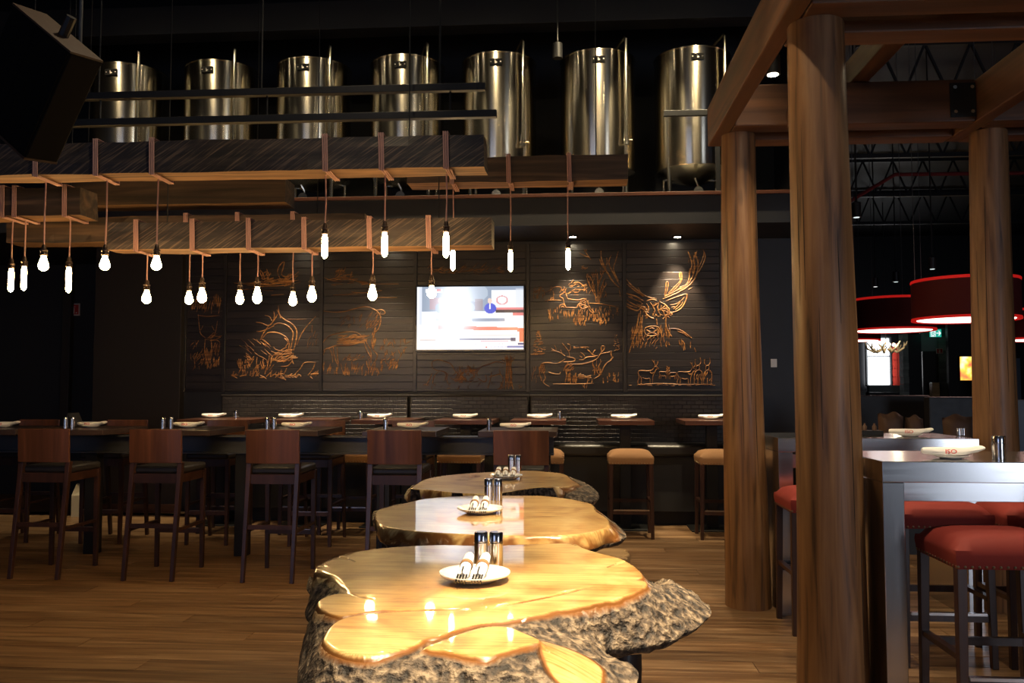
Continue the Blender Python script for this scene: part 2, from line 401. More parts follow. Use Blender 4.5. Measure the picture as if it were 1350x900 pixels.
# rail between the television and the fighting deer panel
x0, x1 = X(547, WY) + 0.02, X(696, WY) - 0.02
MB().box(x0, x1, WY - 0.026, WY, Z(468, WY), Z(464, WY)).build('rail', M['stile'], wall_back, bevel=0.003)

# dark pier and the recess at the far left
px0, px1 = X(122, 8.9), X(237, 8.9)
tag(MB().box(px0, px1, 8.9, 10.3, 0, SOFZ).build('wall_pier', M['brown_wall'], bevel=0.004), kind='structure')
tag(MB().box(-8, px0, 10.3, 10.45, 0, SOFZ).build('wall_recess', M['black_wall']), kind='structure')
tag(MB().box(X(84, 10.3), X(95, 10.3), 10.22, 10.3, 0, SOFZ).build('trim_1', M['brown_wall'], bevel=0.004), kind='structure')
tag(MB().box(-8, -7.85, -6, 10.45, 0, 6.1).build('wall_left', M['black_wall']), kind='structure')
tag(MB().box(px0 - 0.02, px1 + 0.02, 8.88, 8.9, 0, 0.09).build('baseboard_pier', M['table_red'], bevel=0.003), kind='structure')
# mezzanine ledge that carries the tanks
LEY = 8.12
LZ = Z(262, LEY)
tag(MB().box(-7.85, WX1, LEY, 10.3, SOFZ, LZ).build('mezzanine_ledge', M['black_wall']), kind='structure')
tag(MB().box(-7.85, WX1, LEY - 0.03, LEY + 0.05, LZ, LZ + 0.035).build('trim_2', M['table_red'], bevel=0.004), kind='structure')
tag(MB().box(-7.85, WX1, 10.3, 10.45, SOFZ, 6.1).build('wall_upper', M['black']), kind='structure')
ceiling = MB().box(-8, 18, -6, 30, 6.1, 6.2).build('ceiling', M['black']); tag(ceiling, kind='structure')
for k in range(12):
    MB().box(-7.8, 5.0, 0, 0.09, 5.86, 6.1).build('joist', M['iron'], ceiling, loc=(0, -0.6 + k * 0.92, 0))
tag(MB().box(-7.85, WX1, 8.9, 9.15, 5.3, 5.62).build('trim_3', M['black'], bevel=0.004), kind='structure')
tag(MB().box(17.85, 18, -6, 30, 0, 6.1).build('wall_right', M['black_wall']), kind='structure')
tag(MB().box(-8, 18, 27.0, 27.2, 0, 6.1).build('wall_far', M['black_wall']), kind='structure')
tag(MB().box(WX1 - 0.15, WX1, WY + 0.15, 27, 0, 6.1).build('wall_side', M['black_wall']), kind='structure')

# ------------------------------------------------------------------ carved pictures on the wall
def ribbon(mb, pts, wpx, y=WY - 0.0165, up=0.004):
    P = [Vector((X_, 0, Z_)) for X_, Z_ in pts]; n = len(P)
    if n < 2: return
    vs = []
    for i in range(n):
        t = P[min(i + 1, n - 1)] - P[max(i - 1, 0)]
        if t.length < 1e-6: t = Vector((1, 0, 0))
        t.normalize(); s = Vector((-t.z, 0, t.x))
        taper = 0.35 + 0.65 * math.sin(PI * (i + 0.5) / n) ** 0.5
        hw = wpx * 0.5 * WY / F * taper
        a, b = P[i] + s * hw, P[i] - s * hw
        vs += [(a.x, y, a.z), (P[i].x, y - up, P[i].z), (b.x, y, b.z)]
    fs = []
    for i in range(n - 1):
        k = i * 3; fs += [(k, k + 1, k + 4, k + 3), (k + 1, k + 2, k + 5, k + 4)]
    mb._add(vs, fs)
def smooth_path(pts, sub=4):
    out = []; n = len(pts)
    for i in range(n - 1):
        p0, p1, p2, p3 = pts[max(i - 1, 0)], pts[i], pts[i + 1], pts[min(i + 2, n - 1)]
        for k in range(sub):
            t = k / sub
            out.append(tuple(0.5 * ((2 * b) + (-a + c) * t + (2 * a - 5 * b + 4 * c - d) * t * t + (-a + 3 * b - 3 * c + d) * t ** 3) for a, b, c, d in zip(p0, p1, p2, p3)))
    out.append(pts[-1]); return out
class Art:
    def __init__(s, ox, oy, sc): s.o = (ox, oy, sc); s.mb = MB()
    def w(s, p):
        q = at(s.o[0] + p[0] / s.o[2], s.o[1] + p[1] / s.o[2], WY); return (q.x, q.z)
    def line(s, wpx, *flat):
        pts = [(flat[i], flat[i + 1]) for i in range(0, len(flat), 2)]
        ribbon(s.mb, [s.w(p) for p in (smooth_path(pts) if len(pts) > 2 else pts)], wpx); return s
    def hatch(s, x0, y0, x1, y1, n, ang, ln, wpx=0.9, spread=25, taper=0):
        for _ in range(n):
            x, y = random.uniform(x0, x1), random.uniform(y0, y1)
            if taper:                                   # triangle, narrow at the top
                f = (y - y0) / max(1, y1 - y0); c = (x0 + x1) / 2; x = c + (x - c) * (0.12 + 0.88 * f)
            a = math.radians(ang + random.uniform(-spread, spread)); L = ln * random.uniform(0.5, 1.2) * ((0.25 + 0.75 * (y - y0) / max(1, y1 - y0)) if taper else 1)
            dx, dy = math.cos(a) * L, -math.sin(a) * L
            bend = random.uniform(-0.2, 0.2) * L
            s.line(wpx * random.uniform(0.6, 1.3), x, y, x + dx / 2 + bend * 0.4, y + dy / 2 - bend * 0.2, x + dx, y + dy)
        return s
    def done(s, label):
        o = s.mb.build('carving', M['burnt'], wall_back, fix=False); o['label'] = label; return o

# great stag head
a = Art(790, 320, 6)
for wd, p in [
 (2.2, (505,445,600,405,690,355,745,300,775,235,783,170,768,108)), (1.8, (515,430,600,385,665,355)), (1.8, (640,385,700,310,718,230,733,170,715,105,700,70)),
 (1.5, (690,345,735,270,752,200,750,130,745,100)), (1.5, (665,365,722,300,748,240,760,180)), (1.6, (780,240,815,180,838,112,820,55)), (1.3, (775,212,800,170,820,120,826,80)),
 (1.8, (520,425,585,380,632,330,652,285,648,245,638,235,634,262,640,300,600,345,545,400)), (1.4, (515,430,522,370,528,320,538,310,544,325,536,375,522,420)),
 (1.8, (450,442,385,430,325,395,262,345,218,295,205,270)), (1.5, (410,440,335,410,275,375,218,325)), (1.2, (330,400,305,355)), (1.2, (215,205,208,240,212,270)),
 (2.0, (165,362,112,312,72,250,42,192,18,125,14,65)), (1.6, (160,332,122,262,90,202,76,152,95,98)), (1.5, (62,232,24,182,2,130)), (1.3, (152,300,112,212,130,142,150,70)), (1.2, (48,200,62,160,58,120)), (1.2, (158,370,162,400,165,425)),
 (1.8, (528,462,580,440,640,420,690,408,686,452,652,512,600,546,548,550)), (1.3, (560,492,612,482,652,452,672,430)), (1.3, (585,525,622,492,640,470)), (1.1, (570,510,600,505)), (1.1, (600,530,640,500,660,470)),
 (1.8, (350,462,300,430,252,412,212,400)), (1.8, (212,500,252,522,302,536,338,505)), (1.4, (214,450,262,482,312,502,340,480)), (1.2, (230,425,280,450,330,470)), (1.2, (215,480,250,500,300,515)),
 (1.6, (372,462,412,450,452,456)), (1.8, (482,470,522,492,552,532,532,572,502,602)), (1.8, (352,512,368,560,400,588,432,600)), (1.4, (450,600,456,650)), (1.3, (400,470,420,500,440,540,432,560)), (1.3, (470,470,462,510,470,555,500,575)),
 (1.8, (312,560,300,640,282,712,262,782,235,872)), (1.5, (342,572,332,652,312,752,302,822)), (1.6, (530,580,524,642,540,692,572,742)), (1.5, (540,682,602,680,662,702,732,756)), (1.2, (620,700,670,720,700,745)),
 (1.8, (352,702,368,672,412,660,456,664,478,690,462,722,420,738,374,728,352,702)), (1.6, (374,690,402,706)), (1.6, (430,706,452,690)), (1.5, (380,722,415,712,450,722)), (1.2, (395,680,415,674,436,680)), (1.4, (340,690,335,740,355,775)), (1.3, (485,690,492,740,480,790)),
 (1.6, (650,770,672,802,666,852)), (1.2, (720,782,720,832)), (1.3, (750,830,762,862))]: a.line(wd, *p)
a.hatch(355, 500, 400, 575, 26, 200, 34, 1.1, 80).hatch(490, 510, 545, 580, 22, -20, 34, 1.1, 80).hatch(420, 470, 500, 590, 20, 80, 26, 1, 60)
a.hatch(250, 700, 330, 840, 34, 80, 60, 1.0, 10).hatch(460, 700, 560, 830, 28, 95, 55, 1.0, 12).hatch(340, 740, 460, 840, 20, 60, 36, 0.9, 25).hatch(640, 770, 680, 850, 8, 100, 40, 1.0, 15).hatch(300, 560, 345, 700, 10, 85, 40, 1, 10)
a.hatch(700, 110, 775, 250, 12, 80, 60, 1.0, 15).hatch(600, 340, 720, 380, 8, 30, 50, 1.0, 12).hatch(220, 410, 340, 520, 8, -25, 40, .9, 15)
a.done('orange carving of a large stag head with wide antlers')
# small herd below it
a = Art(820, 440, 9.643)
def small_deer(a, x, y, s, flip=1):
    def q(*p): return [v for i in range(0, len(p), 2) for v in (x + flip * p[i] * s, y + p[i + 1] * s)]
    a.line(1.0, *q(0, 40, 10, 8, 45, 0, 100, 4, 150, 2, 185, -10, 215, -55)); a.line(0.9, *q(5, 30, 15, 90, 0, 140, 5, 170)); a.line(0.9, *q(30, 70, 45, 110, 40, 170))
    a.line(0.9, *q(60, 90, 110, 105, 150, 100, 155, 170)); a.line(0.9, *q(215, -55, 250, -40, 262, -22, 235, -15, 205, 40, 190, 90, 185, 170)); a.line(0.9, *q(222, -60, 205, -100, 180, -135)); a.line(0.9, *q(205, -100, 208, -130)); a.line(0.9, *q(232, -58, 250, -90, 255, -120))
    a.line(1.6, *q(150, 15, 180, 40, 200, 20))
small_deer(a, 200, 465, 1.0); small_deer(a, 470, 480, 0.52); small_deer(a, 700, 480, 0.9, 1); small_deer(a, 690, 490, 0.5, -1)
for x0 in (960, 1080):
    a.line(1.0, x0 - 45, 640, x0 - 42, 520, x0 - 25, 480, x0, 460, x0 + 40, 470, x0 + 60, 520, x0 + 50, 640).line(1.0, x0 - 20, 460, x0 - 15, 410, x0 + 10, 400, x0 + 25, 420, x0 + 15, 465)
    a.line(1.0, x0 - 15, 400, x0 - 35, 370, x0 - 28, 320).line(1.0, x0 + 15, 400, x0 + 40, 360, x0 + 32, 300).line(0.9, x0, 640, x0 + 4, 560)
    a.hatch(x0 - 40, 480, x0 + 50, 600, 10, 85, 40, 0.8, 20)
a.line(1.0, 250, 640, 500, 630, 760, 640, 1150, 640).hatch(80, 640, 1180, 655, 24, 0, 60, 0.7, 10)
a.done('orange carving of a small herd of deer')
# running deer with thicket
a = Art(695, 325, 8.57)
for wd, p in [(1.6, (460,590,520,600,580,605,640,590,680,620,690,650)), (1.5, (440,690,500,690,560,690,580,650,640,660,690,680)), (1.5, (690,650,715,700,755,742,720,738,690,690)), (1.5, (580,650,610,695,650,700,690,680)),
 (1.4, (460,590,440,545,430,520,380,545,370,565,405,590,415,640)), (1.6, (415,640,440,690)), (1.5, (365,700,370,665,410,655,440,690)), (1.2, (385,690,400,675,420,690)), (1.3, (430,520,400,500,385,470,372,462)), (1.2, (400,500,420,470,415,455)), (1.3, (430,520,432,490,445,470)), (1.1, (385,485,380,505,365,520)),
 (1.2, (640,600,660,640,650,660)), (1.2, (520,420,560,400,620,430,650,470,640,500)), (1.0, (600,420,640,450)),
 (1.3, (800,640,800,500,795,350,790,290)), (1.2, (780,630,765,520,740,400,700,330)), (1.2, (815,640,830,500,860,400,880,360)), (1.1, (770,560,720,470,690,400,680,360)), (1.1, (830,560,860,480,900,420)), (1.0, (790,480,820,390,850,330)), (1.0, (760,480,730,430,760,360)),
 (1.3, (720,150,690,110,640,30)), (1.2, (690,120,640,100,590,75)), (1.0, (665,60,670,30)),
 (1.2, (700,640,800,645,900,660,1010,680)), (1.0, (200,610,300,605,390,610)), (1.0, (290,600,300,540,290,500)), (1.0, (280,470,330,455,390,460))]: a.line(wd, *p)
a.hatch(240, 740, 800, 850, 60, 85, 55, 1.0, 15).hatch(520, 800, 900, 900, 34, 80, 60, 1.2, 15).hatch(800, 700, 1030, 850, 26, 85, 55, .8, 15).hatch(440, 410, 660, 550, 26, 20, 50, .9, 40).hatch(60, 480, 330, 640, 26, 60, 60, .7, 40).hatch(670, 300, 900, 600, 34, 80, 60, .8, 30).hatch(610, 220, 680, 270, 6, 0, 40, 1, 40)
a.hatch(580, 600, 680, 690, 14, 20, 34, 1.2, 30)
a.done('orange carving of a leaping deer before a thicket')
# pair of bellowing stags
a = Art(695, 430, 10)
for wd, p in [(1.3, (500,430,440,470,380,490,280,480,200,490,170,540,165,620,190,720)), (1.2, (210,600,240,680,215,740,300,800)), (1.2, (280,600,340,620,420,630,440,600)), (1.4, (520,400,560,410,600,415,632,440,600,465,480,470)), (1.2, (560,400,545,330,500,270,460,220)), (1.1, (545,330,570,300,565,250,530,230)), (1.2, (500,390,440,350,380,330,320,320)), (1.1, (380,330,330,300,320,285)), (1.1, (380,325,375,280,360,250)), (1.0, (460,360,440,310)),
 (1.6, (480,590,500,540,560,500,620,500,700,500,760,490,840,470,900,440,930,420)), (1.5, (930,420,960,370,1000,355,1060,345,1110,330,1105,360,1115,400,1130,410,1110,430,1100,450,1050,485,1010,540,985,600,950,650,880,690)), (1.4, (960,370,980,330,975,290,990,260,1020,270,1010,310,980,340)), (1.3, (930,390,870,380,820,330,795,310)), (1.3, (900,400,850,400,780,410,740,440,680,440)), (1.2, (760,400,740,370,700,340)), (1.2, (720,410,690,390)), (1.1, (860,370,880,330,900,310)),
 (1.5, (500,560,520,640,500,740)), (1.5, (560,640,570,750)), (1.6, (650,680,700,650,760,660,800,680,790,750)), (1.5, (640,750,650,690,630,630)), (1.4, (860,690,850,750)), (1.3, (840,640,810,720)), (1.3, (1000,680,1005,750)), (1.6, (860,510,890,560,885,640)), (1.2, (905,550,930,620,960,640)), (1.1, (340,760,600,760,880,752))]: a.line(wd, *p)
a.hatch(40, 60, 240, 370, 90, 5, 46, 1.0, 20, 1).hatch(1110, 90, 1220, 330, 30, 5, 30, .7, 25, 1)
a.hatch(485, 510, 600, 600, 22, 55, 46, 1.3, 20).hatch(540, 640, 640, 750, 22, 85, 60, 1.3, 15).hatch(660, 640, 800, 690, 20, 10, 50, 1.3, 20).hatch(860, 480, 1000, 640, 20, 75, 50, .9, 20).hatch(170, 540, 230, 650, 16, 80, 55, 1.2, 12).hatch(30, 560, 200, 760, 14, 85, 60, .6, 12).hatch(1050, 640, 1200, 750, 16, 85, 50, .9, 15).hatch(730, 760, 800, 820, 6, 85, 50, .8, 10).hatch(600, 270, 760, 290, 10, 0, 50, .8, 12)
a.done('orange carving of two antlered stags, one bellowing')
# fighting deer under the television
a = Art(545, 370, 6)
for wd, p in [(1.2, (155,690,150,645,190,625,240,635,300,660,330,710,360,745)), (1.2, (155,690,190,710,230,715,270,735,265,780,280,820)), (1.1, (200,720,170,750,155,800,160,820)), (1.1, (150,730,130,780,105,825,125,825)), (1.0, (290,760,330,790,340,800)), (1.0, (240,715,260,740,250,790)),
 (1.2, (500,730,540,680,600,660,660,640,720,655)), (1.2, (510,770,560,800,580,780,570,745)), (1.2, (600,760,640,750,690,740,710,790,690,840,660,862)), (1.1, (620,720,610,780,590,850)), (1.1, (680,700,690,740)), (1.1, (690,800,705,840,680,860)),
 (1.8, (725,600,740,660,735,740,730,860)), (1.8, (780,600,770,680,772,760,790,865)), (1.4, (750,610,755,700,750,800,755,865)), (1.2, (700,620,725,640)), (1.2, (800,610,780,640)), (1.1, (730,860,700,868)), (1.1, (790,860,815,868))]: a.line(wd, *p)
a.hatch(350, 700, 480, 810, 46, 60, 46, .9, 70).hatch(300, 750, 380, 800, 14, 30, 40, .9, 50).hatch(735, 620, 780, 850, 26, 88, 60, 1.0, 8).hatch(70, 820, 860, 862, 30, 60, 22, .6, 40).hatch(440, 690, 520, 780, 14, 120, 46, .9, 40)
a.done('thin orange carving of two deer locking antlers by a tree')
# grazing caribou, hind part
a = Art(420, 340, 5)
for wd, p in [(1.5, (35,350,100,358,180,352,240,335,310,322,360,335,400,365,412,410,400,460,370,500,350,545)), (1.4, (385,345,420,342,440,358,432,372,400,368)), (1.5, (30,560,70,515,140,495,200,488,260,495,310,540,320,560)), (1.8, (35,610,80,590,130,575,200,575,260,562,300,545)), (1.4, (300,548,320,610,345,650,348,690)), (1.2, (320,560,345,610,352,660)), (1.3, (350,545,360,600,390,640,370,690)), (1.3, (370,500,362,560,365,600)), (1.2, (100,580,105,640,125,700)), (1.2, (125,590,128,650,130,700)), (1.2, (35,640,50,600,75,600,92,640,95,690)), (1.0, (40,130,100,150,180,130,260,155,330,165)), (1.1, (130,130,150,90,160,70)), (1.0, (60,145,110,135,150,110,180,95)), (0.9, (220,225,300,230,420,215)), (0.9, (100,245,200,240,260,235)), (0.9, (380,172,530,172)), (0.9, (380,262,520,262))]: a.line(wd, *p)
a.hatch(120, 510, 290, 570, 60, 10, 50, 1.4, 15).hatch(310, 380, 400, 480, 26, 60, 44, .8, 20).hatch(130, 390, 280, 470, 16, 65, 40, .8, 25).hatch(100, 80, 210, 150, 26, 30, 40, .9, 40).hatch(30, 720, 420, 780, 60, 85, 46, 1.1, 20).hatch(400, 550, 580, 720, 44, 70, 34, .9, 45).hatch(150, 650, 330, 680, 20, 40, 30, .8, 40).hatch(460, 700, 530, 740, 14, 80, 40, 1.3, 25).hatch(60, 140, 320, 180, 12, 0, 60, .8, 10).hatch(345, 480, 375, 600, 10, 80, 40, 1.2, 10)
a.done('orange carving of the hindquarters of a grazing caribou')
# caribou head bent low, antlers up
a = Art(240, 330, 4.737)
for wd, p in [(1.8, (700,625,715,560,718,500,690,460,640,430,610,395,605,345)), (1.6, (680,620,692,560,695,510,660,470,610,455,575,465)), (1.6, (600,400,575,440,545,470,500,455,465,448)), (1.4, (580,470,540,490,500,505,468,505)), (1.5, (665,620,672,580,650,540,600,515,540,515,500,555)), (1.3, (520,405,550,415,565,440)), (1.3, (575,380,580,410,572,440)), (1.2, (620,425,610,400,595,370)), (1.3, (545,470,510,520,492,560)), (1.2, (650,600,665,575,640,545)),
 (1.2, (720,590,750,520,790,465,840,410)), (1.4, (690,630,640,630,590,620,575,600)), (1.6, (690,640,640,650,590,655,545,660)), (1.6, (690,660,640,690,600,690,570,680)), (1.4, (690,690,665,720,620,725)), (1.3, (560,630,600,645)), (1.2, (545,645,570,665)), (1.5, (700,640,690,680,700,710)), (1.2, (840,700,770,700,740,740,700,780)), (1.2, (835,700,820,740,790,780)),
 (1.3, (500,200,560,195,620,180,690,190)), (1.6, (620,185,600,140,610,100,640,70,635,110,625,150,650,165,690,150,695,110)), (1.2, (520,185,510,150,490,120)), (1.2, (540,185,545,150,530,130)), (1.4, (480,205,540,215,620,205,680,195)), (1.0, (330,205,400,210,470,205)), (1.0, (500,225,600,222,700,215)), (0.9, (660,432,780,430)), (0.9, (560,280,640,275))]: a.line(wd, *p)
a.hatch(310, 770, 840, 795, 50, 20, 40, 1.2, 60).hatch(340, 690, 560, 790, 60, 80, 44, 1.1, 30).hatch(560, 620, 690, 700, 30, 20, 44, 1.3, 25).hatch(500, 180, 690, 215, 40, 10, 44, 1.2, 20).hatch(490, 120, 560, 190, 14, 70, 30, 1, 40).hatch(380, 190, 720, 250, 24, 5, 60, .8, 10).hatch(360, 540, 520, 660, 24, -40, 60, .6, 10).hatch(780, 470, 850, 620, 10, 70, 40, .7, 20).hatch(640, 150, 710, 190, 10, 30, 30, 1.1, 40)
a.done('orange carving of a caribou head bent down with branching antlers')
# narrow panel: frontal deer in the reeds
a = Art(240, 330, 4.737)
for wd, p in [(1.1, (105,400,110,460,120,520,150,545)), (1.1, (225,440,215,500,200,535,180,545)), (1.0, (120,500,135,470)), (1.0, (205,500,190,470)), (1.3, (150,550,145,620,160,700,180,740)), (1.3, (185,550,190,640,175,700)), (1.1, (180,560,220,560,240,575)), (1.0, (100,405,170,412,240,405))]: a.line(wd, *p)
a.hatch(60, 330, 240, 400, 40, 85, 60, .8, 15).hatch(150, 640, 185, 740, 16, 88, 46, 1.5, 8).hatch(190, 690, 235, 730, 12, 70, 36, 1.4, 25).hatch(50, 590, 150, 750, 34, 70, 40, .8, 35).hatch(180, 580, 240, 690, 14, 80, 40, .8, 20).hatch(140, 530, 240, 570, 10, 20, 40, 1, 30)
a.done('dim orange carving of a deer facing out of reeds')
# scraps above the screen
a = Art(530, 300, 3.214); a.hatch(90, 172, 440, 192, 50, 10, 34, .7, 40); a.done('faint orange carved treeline above the television')

# ------------------------------------------------------------------ television
def tv():
    Yf = WY - 0.10
    x0, x1 = X(547.5, Yf), X(692, Yf); z0, z1 = Z(463, Yf), Z(376, Yf)
    t = thing('television', 'wall-mounted flat television showing a bright news studio', 'television', ((x0 + x1) / 2, Yf, z0))
    W, Hh = x1 - x0, z1 - z0
    MB().box(-W / 2, W / 2, 0.0, 0.055, 0, Hh).build('casing', M['tv_case'], t, bevel=0.006)
    bz = MB(); b = 0.014
    bz.box(-W/2, W/2, -0.008, 0.004, 0, b + 0.006).box(-W/2, W/2, -0.008, 0.004, Hh - b, Hh).box(-W/2, -W/2 + b, -0.008, 0.004, b, Hh - b).box(W/2 - b, W/2, -0.008, 0.004, b, Hh - b)
    bz.build('bezel', M['tv_case'], t, bevel=0.002)
    MB().box(-0.2, 0.2, 0.055, 0.082, Hh * 0.3, Hh * 0.7).build('wall_bracket', M['iron'], t)
    nx, ny = 150, 86
    img = np.ones((ny, nx, 3)) * np.array([0.92, 0.95, 1.0])
    U, V = np.meshgrid((np.arange(nx) + .5) / nx, (np.arange(ny) + .5) / ny)     # V down
    def rect(u0, v0, u1, v1, c, al=1.0):
        k = (U >= u0) & (U < u1) & (V >= v0) & (V < v1); img[k] = img[k] * (1 - al) + np.array(c) * al
    def ell(u, v, ru, rv, c, al=1.0):
        k = ((U - u) / ru) ** 2 + ((V - v) / rv) ** 2 < 1; img[k] = img[k] * (1 - al) + np.array(c) * al
    rect(0.03, 0, 1, .40, (.30, .36, .46)); rect(.12, .18, .30, .36, (.55, .28, .28), .6)
    ell(.55, .1, .12, .14, (.45, .52, .62)); rect(.70, .06, 1, .36, (.86, .88, .92)); ell(.80, .22, .055, .075, (.75, .35, .35)); ell(.80, .22, .042, .058, (.86, .88, .92)); rect(.93, .03, 1, .36, (.70, .74, .80), .6)
    rect(.70, .34, 1, .37, (.75, .25, .25)); rect(.74, .37, 1, .42, (.08, .06, .06)); rect(.90, .42, 1, .46, (.70, .20, .2))
    for u, v, c in ((.225, .30, (.35, .45, .60)), (.49, .30, (.45, .52, .66)), (.69, .31, (.10, .12, .62))):
        ell(u, v + .04, .055, .085, c); ell(u - .005, v - .08, .020, .045, (.80, .62, .54)); rect(u - .012, v - .03, u + .004, v + .05, (.9, .9, .95))
    rect(.55, .20, .62, .38, (.35, .25, .25), .7); rect(.02, 0, .05, .60, (.70, .74, .84)); rect(.08, .03, .24, .09, (.95, .95, .98)); rect(.19, .04, .23, .07, (.7, .1, .1))
    rect(.18, .50, .83, .545, (.55, .60, .70)); rect(.52, .51, .83, .56, (.25, .30, .40), .8)
    k = (V > .60 + .06 * U) & (V < .66 + .06 * U) & (U > .20); img[k] = (.88, .22, .16); rect(.20, .60, .44, .72, (.90, .55, .55), .7); rect(.96, .66, 1, .88, (.85, .15, .08)); rect(.50, .70, .94, .76, (.95, .95, .97))
    rect(.18, .77, .95, .79, (.8, .35, .35), .5); rect(.40, .82, .92, .85, (.12, .14, .25)); rect(.88, .81, .93, .87, (.05, .06, .14)); rect(.60, .86, .86, .875, (.55, .2, .3))
    for q in range(70): rect(.22 + q * .0105, .895, .226 + q * .0105, .925, (.35, .38, .46), .55 * (q % 3 > 0))
    rect(.95, .89, 1, .93, (.06, .07, .2)); rect(.85, .945, 1, .975, (.16, .2, .45)); rect(.64, .945, .85, .975, (.75, .78, .85))
    for q in range(16): rect(.67 + q * .011, .95, .676 + q * .011, .97, (.2, .25, .5), .6)
    rect(.645, .95, .66, .975, (.8, .1, .1)); rect(.03, .84, .18, .86, (.25, .25, .3), .7); rect(.11, .94, .17, .965, (.4, .4, .45), .6)
    # soft over-white oval blended into the screen picture
    g = np.exp(-(((U - .36) / .15) ** 2 + ((V - .32) / .42) ** 2))[..., None]; img = img * (1 - g) + g * np.array([1.5, 1.55, 1.7])
    xs = np.linspace(-W/2 + b, W/2 - b, nx + 1); zs = np.linspace(Hh - b, b + .006, ny + 1)
    me = bpy.data.meshes.new('screen')
    vs = [(x, -0.003, z) for z in zs for x in xs]
    fs = [(j*(nx+1)+i, (j+1)*(nx+1)+i, (j+1)*(nx+1)+i+1, j*(nx+1)+i+1) for j in range(ny) for i in range(nx)]
    me.from_pydata(vs, [], fs)
    ca = me.color_attributes.new('picture', 'FLOAT_COLOR', 'CORNER')
    cols = np.repeat(np.concatenate([img.reshape(-1, 3), np.ones((nx * ny, 1))], 1), 4, axis=0)
    ca.data.foreach_set('color', cols.astype(np.float32).ravel())
    m, nt, p = newmat('television_picture'); at_ = N(nt, 'ShaderNodeAttribute', attribute_name='picture')
    p.inputs['Base Color'].default_value = (.01, .01, .01, 1); p.inputs['Roughness'].default_value = .15
    nt.links.new(at_.outputs['Color'], p.inputs['Emission Color']); p.inputs['Emission Strength'].default_value = 0.55
    me.materials.append(m); o = bpy.data.objects.new('screen', me); COL.objects.link(o); o.parent = t
tv()

# ------------------------------------------------------------------ banquette
BQY, BQF = WY - 0.005, 8.32
BZT, SZ = Z(520.5, 8.85), 0.79
secs = [(293, 540), (540, 698), (698, 1004)]
lab = ['black woven-leather banquette section below the caribou carvings', 'black woven-leather banquette section below the television', 'black woven-leather banquette section below the stag head carving']
for (a0, a1), lb in zip(secs, lab):
    x0, x1 = X(a0, 8.8), X(a1, 8.8)
    t = thing('banquette', lb, 'banquette', ((x0 + x1) / 2, 8.6, 0), 0, 'banquette sections along the carved wall')
    hw = (x1 - x0) / 2 - 0.006
    MB().box(-hw, hw, 0.16, 0.385, SZ - 0.02, BZT).build('back_cushion', M['weave'], t, True, 0.02)
    MB().tube([(-hw, 0.17, BZT - 0.006), (hw, 0.17, BZT - 0.006)], 0.012, 8).build('piping', M['chair_seat'], t, True)
    MB().box(-hw, hw, BQF - 8.6, 0.20, SZ - 0.11, SZ).build('seat_cushion', M['leather_blk'], t, True, 0.025)
    MB().box(-hw, hw, BQF - 8.6 + 0.05, 0.385, 0.14, SZ - 0.11).build('base_panel', M['black'], t, False, 0.004)
    MB().box(-hw, hw, BQF - 8.6 + 0.14, 0.385, 0.0, 0.14).build('kick_board', M['black'], t)

